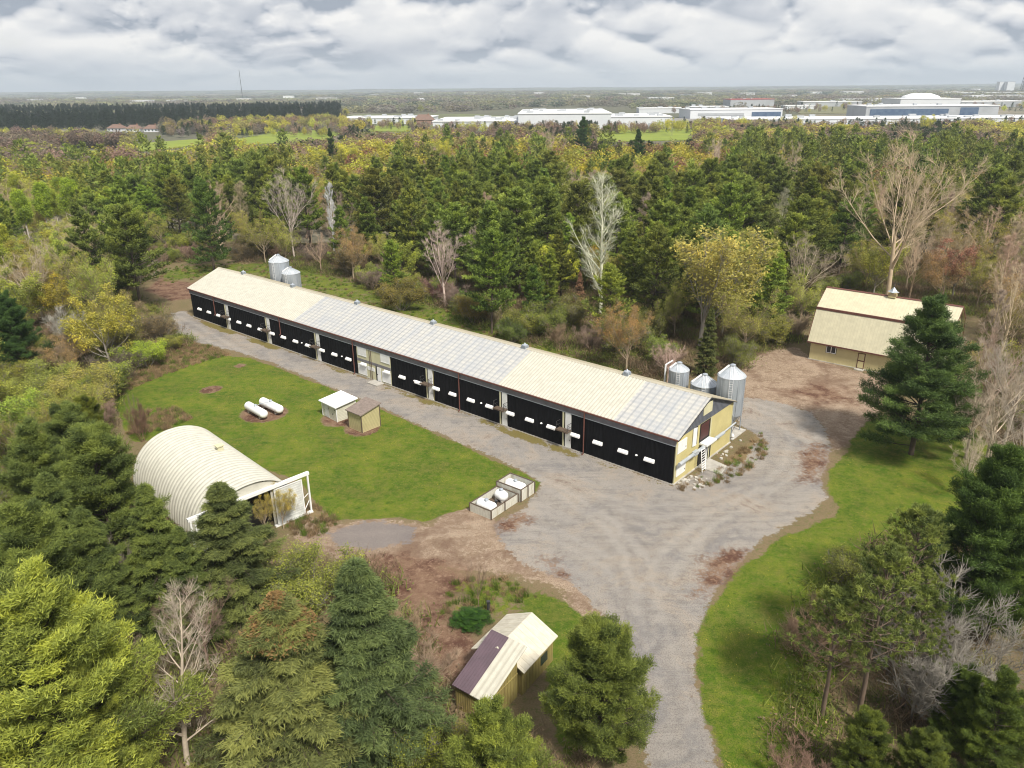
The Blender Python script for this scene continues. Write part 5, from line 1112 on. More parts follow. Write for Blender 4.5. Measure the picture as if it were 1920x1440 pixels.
hero('small_tree','hazy0',(0.30,0.20,0.08),'thin orange-twigged sapling against the arched shed',top=(375,918),base=(385,975),wide=.6)
hero('small_tree','hazy1',(0.34,0.29,0.06),'thin yellow-budded sapling in front of the sliding door of the arched shed',top=(530,905),base=(532,992),wide=.8)
hero('small_tree','hazy1',(0.34,0.29,0.06),'thin yellow-budded sapling before the opening of the arched shed',top=(500,925),base=(500,1005),wide=.6,rz=2)
# behind the barn
hero('bare_tree','opentall',(0.58,0.50,0.38),'tallest pale bare tree rising behind the middle of the long barn',top=(1133,322),base=(1125,592),wide=1.25)
hero('budding_tree','bud1',(0.33,0.30,0.075),'wide golden-budded tree between the barns',top=(1310,425),base=(1312,655),wide=1.45)
hero('budding_tree','bud1',(0.32,0.30,0.075),'golden-budded tree pressed against the wide golden one, right side',top=(1395,450),h=13,wide=.8)
hero('bare_tree','bare1',(0.36,0.28,0.19),'huge tan bare tree behind the gambrel barn',top=(1690,232),base=(1662,575),wide=1.15)
hero('bare_tree','bare0',(0.38,0.30,0.22),'tan bare tree left of the gambrel barn ridge, high in the pines',top=(1490,262),h=22,wide=.8)
hero('bare_tree','bare2',(0.40,0.31,0.25),'pinkish bare tree above the pines right of centre',top=(1345,252),h=20,wide=1.1)
hero('bare_tree','bare0',(0.38,0.29,0.23),'pinkish bare tree above the pines at the centre',top=(1037,240),h=20,wide=1.2)
hero('bare_tree','bare1',(0.38,0.32,0.28),'grey fan-shaped bare tree at the back left of the long barn',top=(555,308),base=(552,485),wide=.85)
hero('birch_tree','tall1',(0.62,0.58,0.52),'white birch standing left behind the far end of the long barn',top=(618,340),base=(627,478),wide=.7)
for x,y,h_,wd,l in ((668,325,15,.85,'left one of the whitish bare trees above the far silos'),(715,335,14,.7,'right one of the whitish bare trees above the far silos')):
    hero('bare_tree','bare%d'%(x%3),(0.48,0.42,0.38),'whitish bare tree, '+l,top=(x,y),h=h_,wide=wd)
hero('bare_tree','bare2',(0.42,0.33,0.29),'wide pinkish bare tree behind the left half of the long barn',top=(838,408),base=(835,575),wide=1.15)
hero('bare_tree','bare0',(0.36,0.29,0.25),'pinkish bare tree right behind the wide pinkish one',top=(885,420),h=12,wide=.9)
hero('pine_tree','pine5',(0.085,0.13,0.03),'layered pine standing forward of the woods behind the far end of the long barn',top=(408,340),base=(402,508),wide=.95)
hero('pine_tree','pine1',(0.11,0.155,0.03),'light green layered pine at the wood edge behind the middle of the long barn',top=(940,440),base=(922,625),wide=.95)
hero('pine_tree','pine0',(0.10,0.15,0.032),'layered pine right of the light green one, at the wood edge',top=(1000,500),h=11,wide=1.0)
hero('spruce_tree','spruce0',(0.28,0.17,0.10),'dead rust-brown conifer behind the middle of the long barn',top=(1090,508),base=(1085,592),wide=.9)
hero('spruce_tree','spruce1',(0.10,0.11,0.035),'olive spruce standing behind the near silos',top=(1330,575),base=(1322,705),wide=1.0)
hero('small_tree','bare1',(0.42,0.30,0.26),'small pinkish bare tree above the near silos',top=(1250,640),base=(1252,718),wide=1.15)
hero('pine_tree','pine3',(0.15,0.20,0.035),'yellow-green pine left of the layered pines behind the far silos',top=(735,455),h=12,wide=.9)
hero('pine_tree','pine2',(0.045,0.085,0.026),'tall dark pine rising above all others right of centre',top=(1090,222),h=24,wide=1.0)
hero('pine_tree','pine4',(0.045,0.085,0.026),'wind-shaped dark pine right of the tallest pine',top=(1200,245),h=20,wide=.9)
hero('pine_tree','pine2',(0.045,0.08,0.026),'lone dark pine tip above the yellow maples left of centre',top=(620,243),h=20,wide=.7)
for x,y,h_,wd,l in ((640,268,15,1.5,'big yellow maple left of centre beyond the woods'),(590,275,13,1.1,'yellow maple at the left flank of the big yellow one'),(838,262,15,.9,'upright yellow tree left of the tall dark pine'),(715,262,14,.8,'yellow tree between the maple and the red thicket'),(445,258,12,1.0,'yellow tree standing in front of the small green field'),(1262,222,14,.8,'egg-shaped yellow tree in front of the white warehouses'),(1355,232,14,1.2,'yellow tree right of the egg-shaped one'),(1390,222,13,1.0,'yellow tree in front of the blue glass building'),(1740,215,17,.8,'yellow crown above the pines before the dark glass office'),(985,262,12,1.5,'yellow thicket tree behind the central bare tree'),(1120,262,10,1.0,'small yellow tree behind the tallest pine'),(60,240,12,1.2,'lime yellow willow at the left edge beyond the woods'),(35,262,13,1.6,'wide lime tree at the left edge beyond the woods')):
    hero('budding_tree','bud%d'%(x%3),(0.40,0.40,0.05) if x>100 else (0.30,0.36,0.05),l,top=(x,y),h=h_,wide=wd*1.25)
for x,y,h_,l in ((75,345,17,'lime aspen at the left, left one of its row'),(35,360,16,'lime aspen on the left edge'),(122,338,17,'lime aspen with a white trunk, right one of its row'),(130,470,9,'small lime tree below the aspens')):
    hero('aspen_tree','aspen%d'%(x%2),(0.22,0.30,0.035),l,top=(x,y),h=h_,wide=1.1)
# scrub at the left of the lawn
for k,(x,y,h_,key,col,wd,l) in enumerate(((105,520,9,'bud0',(0.30,0.26,0.035),1.3,'wide golden bush-tree left of the far end of the long barn'),(215,545,8,'hazy0',(0.25,0.23,0.06),1.3,'olive budding tree by the bend of the driveway'),(60,488,10,'hazy1',(0.22,0.17,0.05),1.3,'orange-brown budding tree at the left behind the golden one'),(20,600,9,'bud1',(0.20,0.20,0.04),1.1,'olive budding tree at the left edge'),(160,600,6.5,'bud2',(0.20,0.19,0.035),1.4,'dark gold bush-tree in the middle of the left scrub'),(268,635,4.6,'bush1',(0.26,0.34,0.04),1.3,'small round lime shrub near the corner of the lawn'),(100,632,6.5,'hazy0',(0.29,0.21,0.09),1.5,'tan budding thicket tree above the lime bushes'),(50,690,6,'bush1',(0.25,0.28,0.06),1.3,'pale lime bush at the left, below the tan thicket'),(150,700,5.5,'bush0',(0.27,0.26,0.06),1.5,'pale yellow bush between the tan thicket and the lawn'),(90,725,5,'bush1',(0.22,0.24,0.05),1.4,'lime bush just above the orange-tipped pine'),(118,580,6,'brush0',(0.40,0.38,0.33),1.0,'whitish bare bush in the left scrub'),(240,565,6,'hazy1',(0.22,0.18,0.09),1.4,'brownish budding tree beside the driveway bend'),(290,590,4.5,'bush2',(0.20,0.16,0.08),1.3,'thin brown bush at the driveway bend'),(225,600,5,'bush2',(0.16,0.15,0.04),1.5,'dark olive bush below the brownish tree'),(200,660,5,'brush1',(0.15,0.12,0.09),1.5,'dark bare bush in the hollow of the left scrub'),(175,470,9,'brush1',(0.30,0.25,0.22),1.5,'grey bare thicket behind the golden bush-tree'),(255,480,6,'brush2',(0.30,0.26,0.22),1.4,'grey bare bush near the far dirt patch'),(20,450,11,'bud0',(0.23,0.21,0.04),1.2,'olive gold tree at the left edge under the aspens'))):
    hero({'b':'budding_tree','h':'budding_tree'}[key[0]] if not key.startswith('b') or key.startswith('bud') else ('bare_shrub' if key.startswith('brush') else 'budding_shrub'),key,col,l,cat='shrub' if key[:4] in('bush','brus') else 'tree',top=(x,y),h=h_,wide=wd)
# shrubs along the back of the barn
for k,(x,y,h_,key,col,wd,l) in enumerate(((1165,600,5.5,'bush2',(0.14,0.16,0.035),1.6,'wide olive shrub behind the barn, left of the near silos'),(1110,608,4.5,'brush0',(0.28,0.20,0.15),1.3,'bare brown shrub left of the wide olive one'),(1025,575,5,'bush0',(0.13,0.16,0.03),1.6,'olive shrub behind the middle roof'),(1070,560,5,'bush2',(0.15,0.15,0.035),1.5,'olive-brown shrub behind the dead conifer'),(960,600,4,'bush1',(0.10,0.14,0.03),1.2,'small green shrub right of the light green pine'),(750,530,5.5,'bush0',(0.17,0.15,0.035),1.4,'golden brown shrub right of the far silos'),(850,530,5,'brush1',(0.30,0.22,0.18),1.3,'bare shrub under the wide pinkish tree'),(700,500,5,'brush2',(0.24,0.18,0.14),1.5,'bare brown shrub at the edge of the far back strip'),(650,470,5.5,'bush2',(0.20,0.16,0.06),1.5,'brown-olive shrub beside the birch'),(585,455,5,'brush0',(0.20,0.15,0.12),1.5,'dark bare shrub behind the far silos'),(480,440,5.5,'bush0',(0.13,0.12,0.035),1.6,'dark olive shrub left of the far silos'),(450,460,4,'bush2',(0.14,0.11,0.05),1.4,'low shrub at the far end of the long barn'),(1395,600,4.5,'bush2',(0.15,0.14,0.04),1.5,'olive shrub below the golden trees'),(1450,590,4,'bush0',(0.12,0.14,0.03),1.4,'green shrub left of the gambrel barn'),(885,555,5,'bush0',(0.19,0.16,0.04),1.1,'golden shrub under the light green pine'),(1215,585,5,'bush0',(0.12,0.13,0.03),1.4,'dark shrub left of the small pinkish tree'))):
    hero('bare_shrub' if key.startswith('brush') else 'budding_shrub',key,col,l,cat='shrub',top=(x,y),h=h_,wide=wd)
# ------------------------------------------------------------------ the woods
def inpoly(pts,x,y):
    c=False;n=len(pts)
    for i in range(n):
        x1,y1=pts[i];x2,y2=pts[(i+1)%n]
        if (y1>y)!=(y2>y) and x<(x2-x1)*(y-y1)/(y2-y1)+x1: c=not c
    return c
CLEAR=[(1215,1500),(1160,1440),(1120,1420),(1000,1400),(860,1360),(820,1290),(800,1200),(750,1120),(700,1060),(620,1040),(560,1040),(520,1060),(440,1060),(380,1030),(300,960),(235,900),(215,840),(212,760),(225,712),(300,670),(360,645),(310,605),(290,575),(250,560),(262,515),(330,492),(420,485),(520,500),(640,520),(720,548),(820,580),(880,605),(1000,645),(1100,680),(1160,700),(1240,712),(1330,715),(1392,690),(1420,660),(1500,640),(1512,610),(1560,560),(1700,560),(1850,600),(1850,680),(1800,740),(1840,810),(1900,880),(1880,960),(1800,1010),(1720,1010),(1620,1030),(1520,1100),(1480,1200),(1460,1300),(1455,1500)]
ZN=[([(0,820),(430,820),(430,1000),(360,1440),(0,1440)],'nearleft'),
 ([(430,1000),(900,1000),(900,1500),(300,1500)],'nearmid'),
 ([(1380,900),(1960,860),(1960,1500),(1380,1500)],'nearright'),
 ([(-60,480),(340,470),(330,640),(260,820),(-60,820)],'scrub'),
 ([(640,330),(900,292),(1100,320),(1250,320),(1400,292),(1600,318),(1650,420),(1610,560),(1500,620),(1380,600),(1240,610),(1180,570),(950,560),(880,510),(740,470),(660,400)],'pines'),
 ([(130,322),(500,285),(560,320),(520,470),(300,500),(180,430)],'leftpines'),
 ([(-60,330),(200,322),(200,480),(-60,490)],'aspens'),
 ([(-60,250),(640,240),(640,330),(-60,345)],'leftback'),
 ([(300,430),(760,430),(760,560),(300,560)],'edge'),
 ([(600,230),(1010,230),(1010,340),(600,345)],'redband'),
 ([(1000,220),(1400,215),(1400,320),(1000,330)],'midband'),
 ([(1390,215),(1980,200),(1980,330),(1600,330),(1390,300)],'rightback'),
 ([(1580,300),(1980,300),(1980,900),(1580,640)],'rightmix')]
MIX={'nearleft':(('pineD',.45),('spruce',.25),('brush',.3)),'nearmid':(('spruce',.2),('brush',.6),('bush',.2)),'nearright':(('brush',.55),('bush',.2),('pineY',.25)),
 'scrub':(('bush',.20),('hazyG',.62),('bud',.06),('hazy',.06),('brush',.06)),'pines':(('pine',.70),('pineY',.18),('bare',.05),('hazyG',.04),('bud',.03)),'leftpines':(('pine',.84),('pineY',.08),('hazyG',.08)),
 'aspens':(('aspen',.40),('hazyG',.38),('pine',.12),('bare',.10)),'leftback':(('bareB',.26),('hazyO',.10),('hazyG',.22),('bud',.26),('pine',.16)),'edge':(('brush',.22),('bush',.32),('hazyG',.20),('bare',.10),('pineY',.16)),
 'redband':(('red',.26),('bareB',.20),('hazyG',.12),('hazyO',.08),('bud',.26),('pine',.08)),'midband':(('bud',.32),('hazyO',.12),('hazyG',.14),('bareB',.12),('red',.06),('pine',.30)),
 'rightback':(('pine',.58),('hazyO',.10),('hazyG',.08),('bareB',.12),('bud',.08),('red',.04)),'rightmix':(('bare',.28),('hazyG',.20),('hazy',.18),('hazyO',.12),('pine',.17),('red',.05)),'other':(('bareB',.4),('hazyO',.3),('pine',.3))}
WHERE={'nearleft':'among the dark trees at the lower left','nearmid':'in the thicket along the bottom edge','nearright':'in the thicket at the lower right','scrub':'in the scrub left of the lawn','pines':'in the crowded stand behind the long barn','leftpines':'in the stand beyond the far end of the long barn','aspens':'in the grove at the left edge','leftback':'in the scrub woods toward the far left fields','edge':'at the wood edge behind the long barn','redband':'in the reddish band of trees left of centre beyond the pines','midband':'in the mixed band before the white warehouses','rightback':'on the far side of the woods at the right','rightmix':'in the mixed wood behind and right of the gambrel barn','other':'out toward the fields'}
KD={'pine':('pine_tree','dark green pine',['pine0','pine1','pine2','pine3','pine4','pine5'],PINE,(14,21)),'pineD':('pine_tree','dark pine',['pine0','pine1','pine5'],(0.085,0.112,0.030),(9,13)),'pineY':('pine_tree','lighter yellow-green pine',['pine0','pine2','pine5'],(0.22,0.28,0.055),(11,17)),'spruce':('spruce_tree','dark spruce',['spruce0','spruce1','spruce2'],SPR,(9,13)),
 'bare':('bare_tree','bare tan tree',['bare0','bare1','bare2','tall0','tall1'],(0.44,0.34,0.24),(13,18)),'bareB':('bare_tree','bare brown tree',['bare0','bare1','bare2'],(0.38,0.28,0.21),(9,14)),
 'hazy':('budding_tree','thinly budding olive tree',['hazy0','hazy1'],(0.32,0.29,0.06),(9,14)),'hazyG':('budding_tree','fresh yellow-green budding tree',['hazy0','hazy1','bud2'],(0.34,0.37,0.07),(8,13)),'hazyO':('budding_tree','orange-brown budding tree',['hazy0','hazy1'],(0.35,0.26,0.10),(9,13)),
 'bud':('budding_tree','yellow flowering tree',['bud0','bud1','bud2'],(0.48,0.48,0.06),(9,13)),'red':('budding_tree','rusty red budding tree',['bud0','hazy0','hazy1'],(0.30,0.17,0.10),(8,12)),
 'aspen':('aspen_tree','lime green aspen',['aspen0','aspen1'],(0.32,0.38,0.05),(11,15)),'bush':('budding_shrub','low olive budding shrub',['bush0','bush1','bush2'],(0.25,0.28,0.055),(3,5)),'brush':('bare_shrub','low bare brown shrub',['brush0','brush1','brush2'],(0.30,0.21,0.15),(2.5,4.5))}
rng=np.random.default_rng(77); cells={}
def near_ok(x,y,r):
    cx,cy=int(x//6),int(y//6)
    for a in (-1,0,1):
        for b_ in (-1,0,1):
            for (px_,py_,rr_) in cells.get((cx+a,cy+b_),()):
                if (x-px_)**2+(y-py_)**2<((r+rr_)*.5)**2: return False
    return True
for hx,hy,hh_,_ in HERO: cells.setdefault((int(hx//6),int(hy//6)),[]).append((hx,hy,5.5 if hh_>6 else 3.0))
cand=[]
for it in range(34000):
    d=math.sqrt(rng.random())*470; a=rng.uniform(-R(37.5),R(37.5)); x,y=d*math.sin(a),d*math.cos(a)-4
    if y<24: continue
    cand.append((d,x,y))
cand.sort()
FIELDPX=[[(240,276),(300,262),(392,254),(400,270),(330,284),(250,290)],[(100,276),(240,280),(240,296),(100,292)],[(430,256),(640,238),(650,256),(520,272),(430,276)],[(690,230),(780,230),(780,250),(680,250)],[(1120,240),(1310,236),(1310,266),(1110,270)],[(198,234),(300,232),(300,246),(198,246)]]
fill=[]
for d,x,y in cand:
    gp=PR([x,y,0])[0]
    if inpoly(CLEAR,*gp): continue
    if any(inpoly(f,*gp) for f in FIELDPX): continue
    q=PR([x,y,13 if d>130 else (8 if d>90 else 4)])[0]
    if q[0]<-140 or q[0]>2060: continue
    z=next((nm for pl,nm in ZN if inpoly(pl,*q)),'other')
    if z=='other' and gp[1]>800: z='nearmid'
    if gp[1]<720 and z in('pines','edge','leftpines') and (inpoly(CLEAR,gp[0],gp[1]+34) or inpoly(CLEAR,gp[0]-20,gp[1]+20)): z='edge'
    r=rng.random(); kd=MIX[z][-1][0]
    for k_,p_ in MIX[z]:
        if r<p_: kd=k_;break
        r-=p_
    nm,lb,keys,col,(h0,h1)=KD[kd]; h=rng.uniform(h0,h1)
    t1,t2=PR([x,y,h])[0],PR([x,y,h*.55])[0]
    if d>200 and any(inpoly(f,*t_) for f in FIELDPX for t_ in (t1,t2,PR([x,y,h*.25])[0])): continue
    if inpoly(CLEAR,*t1) or inpoly(CLEAR,*t2): 
        kd='bush' if rng.random()<.5 else 'brush'; nm,lb,keys,col,(h0,h1)=KD[kd]; h=rng.uniform(1.8,3)
        t1=PR([x,y,h])[0]
        if inpoly(CLEAR,*t1): continue
    if any(b_[0]<t_[0]<b_[1] and b_[2]<t_[1]<b_[3] and y<b_[4] for b_ in HBOX for t_ in (t1,(t1+t2)/2)) and rng.random()<.93: continue
    sp={'pine':7.3,'pineD':6.5,'pineY':7.0,'spruce':5.8,'bush':4.2,'brush':4.0,'hazyG':5.4}.get(kd,6.6)
    if d>250: sp*=1.08
    if not near_ok(x,y,sp): continue
    cells.setdefault((int(x//6),int(y//6)),[]).append((x,y,sp))
    fill.append((d,x,y,h,kd,z))
cnt={}; rest=[]
LIMIT={'pine_tree':265,'spruce_tree':200,'bare_tree':250,'budding_tree':250,'aspen_tree':60,'budding_shrub':230,'bare_shrub':250}
for d,x,y,h,kd,z in fill:
    nm,lb,keys,col,_=KD[kd]
    cnt[nm]=cnt.get(nm,0)+1
    if cnt[nm]>LIMIT[nm]: rest.append((x,y,h,kd)); continue
    c_=np.array(col)*rng.uniform(.82,1.22)*(1+rng.normal(0,.06,3)); key=keys[rng.integers(len(keys))]
    if cnt[nm]%1==0: put_tree(nm,PR_[key],(x,y,-.1),h,rng.uniform(0,6.28),rng.uniform(.88,1.12)*{'bush':1.25,'brush':1.25,'pine':1.12,'pineY':1.18}.get(kd,1.1),tuple(np.clip(c_,0,1)),lb+' '+WHERE[z],'shrub' if 'shrub' in nm else 'tree',group=nm.replace('_',' ')+'s '+WHERE[z])
# a margin of wood beyond the sides of the frame, for views a step aside
rng2=np.random.default_rng(5)
for it in range(1600):
    d=math.sqrt(rng2.random())*170; a=rng2.uniform(R(35),R(50))*(1 if rng2.random()<.5 else -1); x,y=d*math.sin(a),d*math.cos(a)-4
    if y<16: continue
    gp=PR([x,y,0])[0]; gq=PR([x,y,16])[0]
    if min(gp[0],gq[0])<2075 and max(gp[0],gq[0])>-155: continue
    kd=('pineD','pineY','hazyG','bare','brush','bush')[int(rng2.random()*6)]; nm,lb,keys,col,(h0,h1)=KD[kd]; sp=4.5 if kd[0]=='b' and kd!='bare' else 7
    if not near_ok(x,y,sp): continue
    cells.setdefault((int(x//6),int(y//6)),[]).append((x,y,sp)); z='nearright' if x>0 else 'nearleft'
    put_tree(nm,PR_[keys[rng2.integers(len(keys))]],(x,y,-.1),rng2.uniform(h0,h1),rng2.uniform(0,6.28),1.2,tuple(np.array(col)*rng2.uniform(.85,1.15)),lb+' '+WHERE[z],'shrub' if 'shrub' in nm else 'tree',group=nm.replace('_',' ')+'s '+WHERE[z])
print('fill',len(fill),cnt,'rest',len(rest))
# reduced trees for whatever is too many or too far, merged into single masses
def lod(d,n,sc,seed):
    rg=np.random.default_rng(seed); T=d['V'].reshape(-1,3,3); i=rg.choice(len(T),min(n,len(T)),replace=False); T=T[i]; c=T.mean(1,keepdims=True); c2=c
    return (c2+(T-c)*sc)/d['H'],d['tone'][i]
LOD={}
for k in ('pine','pineD','pineY','spruce'):
    LOD[k]=[lod(PR_[q].d,620,2.7,i) for i,q in enumerate(KD[k][2])]
LODF={k:[lod(PR_[q].d,120,6.0,i) for i,q in enumerate(KD[k][2])] for k in ('pine','spruce')}
def ellip(n,seed,size,wd=.36,z0=.2):
    rg=np.random.default_rng(seed); v=nrm(rg.normal(0,1,(n,3)))*(rg.random((n,1))**.25); lob=1+.18*np.sin(v[:,:1]*5+seed)+.14*np.cos(v[:,1:2]*6+seed)
    p=v*lob*np.array([wd,wd,(1-z0)/2])+np.array([0,0,(1+z0)/2]); a=nrm(rg.normal(0,1,(n,3))); b_=nrm(np.cross(a,rg.normal(0,1,(n,3)))); s=size*(.6+.8*rg.random((n,1)))
    return np.stack([p-a*s*.5,p+b_*s*.5,p+a*s*.5],1),np.clip(rg.normal(.5,.09,n)+.08*np.sin(v[:,0]*7),0,1)
EL=[ellip(560,i,.085) for i in range(4)]; ELF=[ellip(110,i+9,.17,.5,.05) for i in range(4)]
def mass(name,items,label,cat,far=False):
    """items: (x,y,z,h,wide,col,meshkey)"""
    Vs=[];Ts=[];Cs=[]
    rg=np.random.default_rng(5)
    for x,y,z,h,wd,col,mk_ in items:
        pool=(LODF if far else LOD).get(mk_,ELF if far else EL); T,tn=pool[rg.integers(len(pool))]
        a=rg.uniform(0,6.28); ca,sa=math.cos(a),math.sin(a); X_=T[...,0]*ca-T[...,1]*sa; Y_=T[...,0]*sa+T[...,1]*ca
        Vs.append(np.stack([X_*h*wd+x,Y_*h*wd+y,T[...,2]*h+z],-1).reshape(-1,3)); Ts.append(tn); Cs.append(np.repeat([[*col,1]],len(T),0))
    V=np.concatenate(Vs); n=len(V)//3
    me=np_mesh(name,V,np.arange(len(V)),np.arange(n)*3,[M_leaf_attr],attrs={'tone':('FACE','FLOAT',np.concatenate(Ts)),'tint':('FACE','FLOAT_COLOR',np.concatenate(Cs))})
    tag(link(name,me),label,cat,kind='stuff'); print(name,len(items),n)
def jc(col,s=.18): return tuple(np.clip(np.array(col)*rng.uniform(1-s,1+s)*(1+rng.normal(0,.05,3)),0,1))
conf=[(x,y,-.1,h,1.12,jc(KD[k][3]),k) for x,y,h,k in rest if k[:3] in('pin','spr')]
deci=[(x,y,-.1,h,1.35,jc(tuple(np.array(KD[k][3])*np.array([.80,.74,.74])),.25),k) for x,y,h,k in rest if k[:3] not in('pin','spr')]
if conf: mass('distant_pines',conf,'mass of pines filling the back of the woods behind the long barn','woods')
if deci: mass('distant_thicket',deci,'mass of brown and olive spring trees in the back of the woods','woods')
# the dark spruce wood on the left horizon
sw=[(-60,256),(120,246),(330,240),(500,233),(640,226),(640,208),(400,211),(-60,216)]; it_=[]
SWP=np.array([G(*p)[:2] for p in sw])
x0_,x1_=SWP[:,0].min(),SWP[:,0].max(); y0_,y1_=SWP[:,1].min(),SWP[:,1].max()
for i in range(9000):
    x,y=rng.uniform(x0_,x1_),rng.uniform(y0_,y1_)
    if inpoly(SWP,x,y) and len(it_)<1700: it_.append((x,y,-.4,rng.uniform(13,21),1.35,jc((0.018,0.032,0.013)),'spruce'))
mass('spruce_wood',it_,'long dark plantation of spruces below the left horizon','woods')
# hedges, scrub and trees out on the plain
NOPX=FIELDPX+[[(1010,204),(1150,200),(1240,210),(1240,250),(650,245),(650,212),(780,212)],[(1240,206),(1960,190),(1960,250),(1400,245),(1240,240)],sw]
it_=[]
n_try=0
while len(it_)<5200 and n_try<60000:
    n_try+=1; u_=rng.random(); d=430*(1400/430)**u_; a=rng.uniform(-R(38),R(38)); x,y=d*math.sin(a),d*math.cos(a)
    gp=PR([x,y,0])[0]
    if any(inpoly(f,*gp) for f in NOPX): continue
    if any(inpoly(f,*PR([x,y,z_])[0]) for f in FIELDPX for z_ in (3,6,10)): continue
    v=float(vnoise(np.array([x]),np.array([y]),120,31)[0])
    if d>700 and v<-.03: continue
    if d>430 and v<-.16: continue
    r=rng.random(); sel=float(vnoise(np.array([x]),np.array([y]),60,32)[0])+rng.normal(0,.08)
    if gp[0]<240: col,k=((0.32,0.33,0.07),'e') if sel<-.02 else ((0.20,0.155,0.11),'e')
    elif sel<-.12: col,k=(0.045,0.07,0.026),'pine'
    elif sel<.0: col,k=(0.22,0.17,0.12),'e'
    elif sel<.08: col,k=(0.30,0.28,0.09),'e'
    elif sel<.14: col,k=(0.29,0.19,0.12),'e'
    else: col,k=(0.44,0.43,0.07),'e'
    it_.append((x,y,-.4,rng.uniform(7,13),rng.uniform(1.2,1.9) if k=='e' and d<850 else rng.uniform(.9,1.3),jc(col,.25),k))
mass('scrub_woods',it_,'scrub, hedges and small woods in brown, olive and yellow on the plain','woods')
# tree lines in front of the far buildings
it_=[]
for x0,x1,y0,y1,n,cols in ((780,1240,246,252,150,('d','b','y','b')),(640,780,236,246,60,('d','y','b')),(300,640,246,258,120,('y','b','d','g')),(1240,1500,236,252,120,('y','b','y','d')),(1400,1920,238,250,160,('d','d','b')),(1500,1920,200,212,120,('b','d','y')),(1250,1500,206,214,90,('b','d')),(0,180,256,276,60,('y','b'))):
    for i in range(n):
        P=G(rng.uniform(x0,x1),rng.uniform(y0,y1)); c_=cols[rng.integers(len(cols))]
        col,k={'d':((0.035,0.06,0.022),'pine'),'b':((0.28,0.21,0.15),'e'),'y':((0.46,0.45,0.07),'e'),'g':((0.22,0.2,0.17),'e')}[c_]
        it_.append((P[0],P[1],-.4,rng.uniform(6,11),rng.uniform(.8,1.2),jc(col),k))
mass('shelter_belt',it_,'rows of small trees and firs before the far buildings','woods')
it_=[]; n_try=0
while len(it_)<6500 and n_try<60000:
    n_try+=1; d=1300*(11000/1300)**rng.random(); a=rng.uniform(-R(37),R(37)); x,y=d*math.sin(a),d*math.cos(a)
    gp=PR([x,y,0])[0]
    if inpoly(NOPX[-2],*gp) or inpoly(NOPX[-3],*gp): continue
    v=float(vnoise(np.array([x*.55]),np.array([y*1.5]),500,41)[0])
    if v<-.02: continue
    col=((0.10,0.13,0.095),(0.22,0.21,0.16),(0.30,0.30,0.16),(0.22,0.195,0.165))[int(np.clip((v+.02)*14+rng.random()*1.8,0,3))]
    it_.append((x,y,float(far_z(np.array(x),np.array(y)))-.5,rng.uniform(9,14),rng.uniform(1.5,3.2)*(1 if d<3000 else 2.2),jc(col),'e'))
mass('far_woods',it_,'low woods stretching over the plain to the skyline','woods',far=True)
# undergrowth: knee- to head-high brown twigs and weeds on the forest floor
def undergrowth():
    rg=np.random.default_rng(9); Vs=[];Ts=[];Cs=[]; n=0; protos=[]
    for s_ in range(5):
        k=80; p=np.zeros((k,3)); a=rg.uniform(0,6.28,k); el=rg.uniform(.5,1.5,k); L_=rg.uniform(.5,1.0,k)
        st=np.stack([rg.normal(0,.45,k),rg.normal(0,.45,k),rg.uniform(0,.35,k)],1); dr_=np.stack([np.cos(a)*np.cos(el),np.sin(a)*np.cos(el),np.sin(el)],1)
        sd_=nrm(np.cross(dr_,rg.normal(0,1,(k,3))))*.022; protos.append(np.stack([st-sd_,st+sd_,st+dr_*L_[:,None]],1))
        q=nrm(rg.normal(0,1,(60,3))); c0=np.stack([rg.normal(0,.55,60),rg.normal(0,.55,60),rg.uniform(.05,.6,60)],1); b_=nrm(np.cross(q,rg.normal(0,1,(60,3)))); protos[-1]=np.concatenate([protos[-1],np.stack([c0-q*.07,c0+b_*.08,c0+q*.07],1)])
    tot=0
    for i in range(60000):
        d=math.sqrt(rg.random())*215; a=rg.uniform(-R(38),R(38)); x,y=d*math.sin(a),d*math.cos(a)
        if y<26: continue
        gp=PR([x,y,0])[0]
        if inpoly(CLEAR,*gp) or gp[1]>1500: continue
        tot+=1
        if tot>7500: break
        T=protos[rg.integers(5)]; s=rg.uniform(.6,1.7); a=rg.uniform(0,6.28); ca,sa=math.cos(a),math.sin(a)
        Vs.append(np.stack([(T[...,0]*ca-T[...,1]*sa)*s*1.3+x,(T[...,0]*sa+T[...,1]*ca)*s*1.3+y,T[...,2]*s-.05],-1).reshape(-1,3)); Ts.append(np.clip(rg.normal(.5,.2,len(T)),0,1))
        g_=rg.random()<.42; c=np.array((0.22,0.165,0.10)) if not g_ else np.array((0.17,0.21,0.045)); Cs.append(np.repeat([[*(c*rg.uniform(.6,1.3)),1]],len(T),0))
    V=np.concatenate(Vs); n=len(V)//3; me=np_mesh('undergrowth',V,np.arange(len(V)),np.arange(n)*3,[M_leaf_attr],attrs={'tone':('FACE','FLOAT',np.concatenate(Ts)),'tint':('FACE','FLOAT_COLOR',np.concatenate(Cs))})
    tag(link('undergrowth',me),'brown twigs, brambles and weeds on the forest floor','undergrowth',kind='stuff'); print('undergrowth',n)
undergrowth()
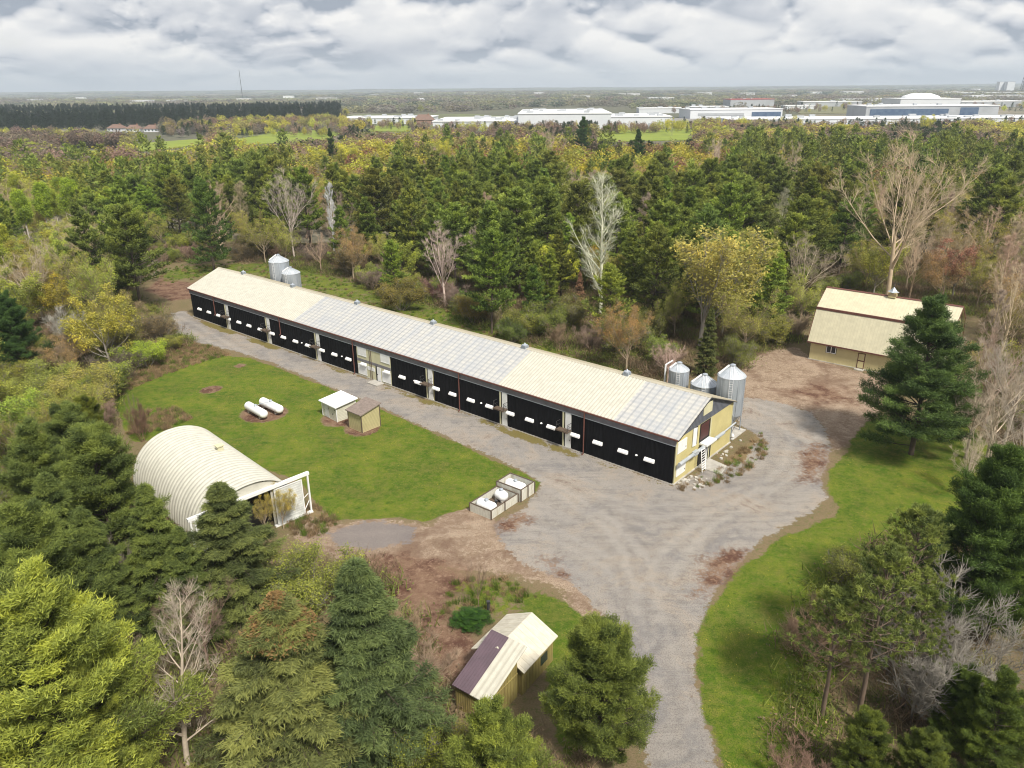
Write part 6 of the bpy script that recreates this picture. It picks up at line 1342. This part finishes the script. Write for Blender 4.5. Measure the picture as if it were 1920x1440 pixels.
def dry_weeds():
    rg=np.random.default_rng(19); Vs=[];Ts=[];Cs=[]
    k=70; P_=[]
    for s_ in range(4):
        a=rg.uniform(0,6.28,k); el=rg.uniform(.6,1.5,k); st=np.stack([rg.normal(0,.3,k),rg.normal(0,.3,k),np.zeros(k)],1); dr_=np.stack([np.cos(a)*np.cos(el),np.sin(a)*np.cos(el),np.sin(el)],1)
        sd_=nrm(np.cross(dr_,rg.normal(0,1,(k,3))))*.03; P_.append(np.stack([st-sd_,st+sd_,st+dr_*rg.uniform(.5,1,(k,1))],1))
    for pl,n,green in ((dry1,1100,.25),(dry2,260,.2),(grass_b,900,.6),(dry4,110,.35),(dry3,160,.3),(dry6,80,.4)):
        x0,y0=pl.min(0); x1,y1=pl.max(0); m_=0
        while m_<n:
            x,y=rg.uniform(x0,x1),rg.uniform(y0,y1)
            if not inpoly(pl,x,y): continue
            m_+=1
            lx=(x-O_[0])*math.cos(ang)+(y-O_[1])*math.sin(ang); ly=-(x-O_[0])*math.sin(ang)+(y-O_[1])*math.cos(ang)
            if -1<lx<103 and -1<ly<19 and (ly<14.3 or lx>90 or lx<12): continue
            T=P_[rg.integers(4)]; s=rg.uniform(.25,.75); Vs.append((T*s+np.array([x,y,-.03])).reshape(-1,3)); Ts.append(np.clip(rg.normal(.5,.2,k),0,1))
            c=np.array((0.30,0.22,0.12)) if rg.random()>green else np.array((0.13,0.20,0.03)); Cs.append(np.repeat([[*(c*rg.uniform(.6,1.3)),1]],k,0))
    V=np.concatenate(Vs); n=len(V)//3
    tag(link('dry_weeds',np_mesh('dry_weeds',V,np.arange(len(V)),np.arange(n)*3,[M_leaf_attr],attrs={'tone':('FACE','FLOAT',np.concatenate(Ts)),'tint':('FACE','FLOAT_COLOR',np.concatenate(Cs))})),'tufts of straw and weeds at the edges of the lawn and barn','weeds',kind='stuff')
dry_weeds()
# ------------------------------------------------------------------ air
HX=9500; hz_=MB().box(-HX,HX,-60,HX,-60,175)
M_haze=bpy.data.materials.new('haze'); M_haze.use_nodes=True; t=M_haze.node_tree
for n in list(t.nodes):
    if n.type!='OUTPUT_MATERIAL': t.nodes.remove(n)
pv=t.nodes.new('ShaderNodeVolumePrincipled'); pv.inputs['Color'].default_value=(0.78,0.89,1.0,1); pv.inputs['Density'].default_value=1.25e-4; pv.inputs['Anisotropy'].default_value=0.1
t.links.new(pv.outputs[0],t.nodes['Material Output'].inputs['Volume'])
tag(hz_.build('haze',M_haze),kind='stuff'); bpy.data.objects['haze']['label']='thin pale haze over the plain'
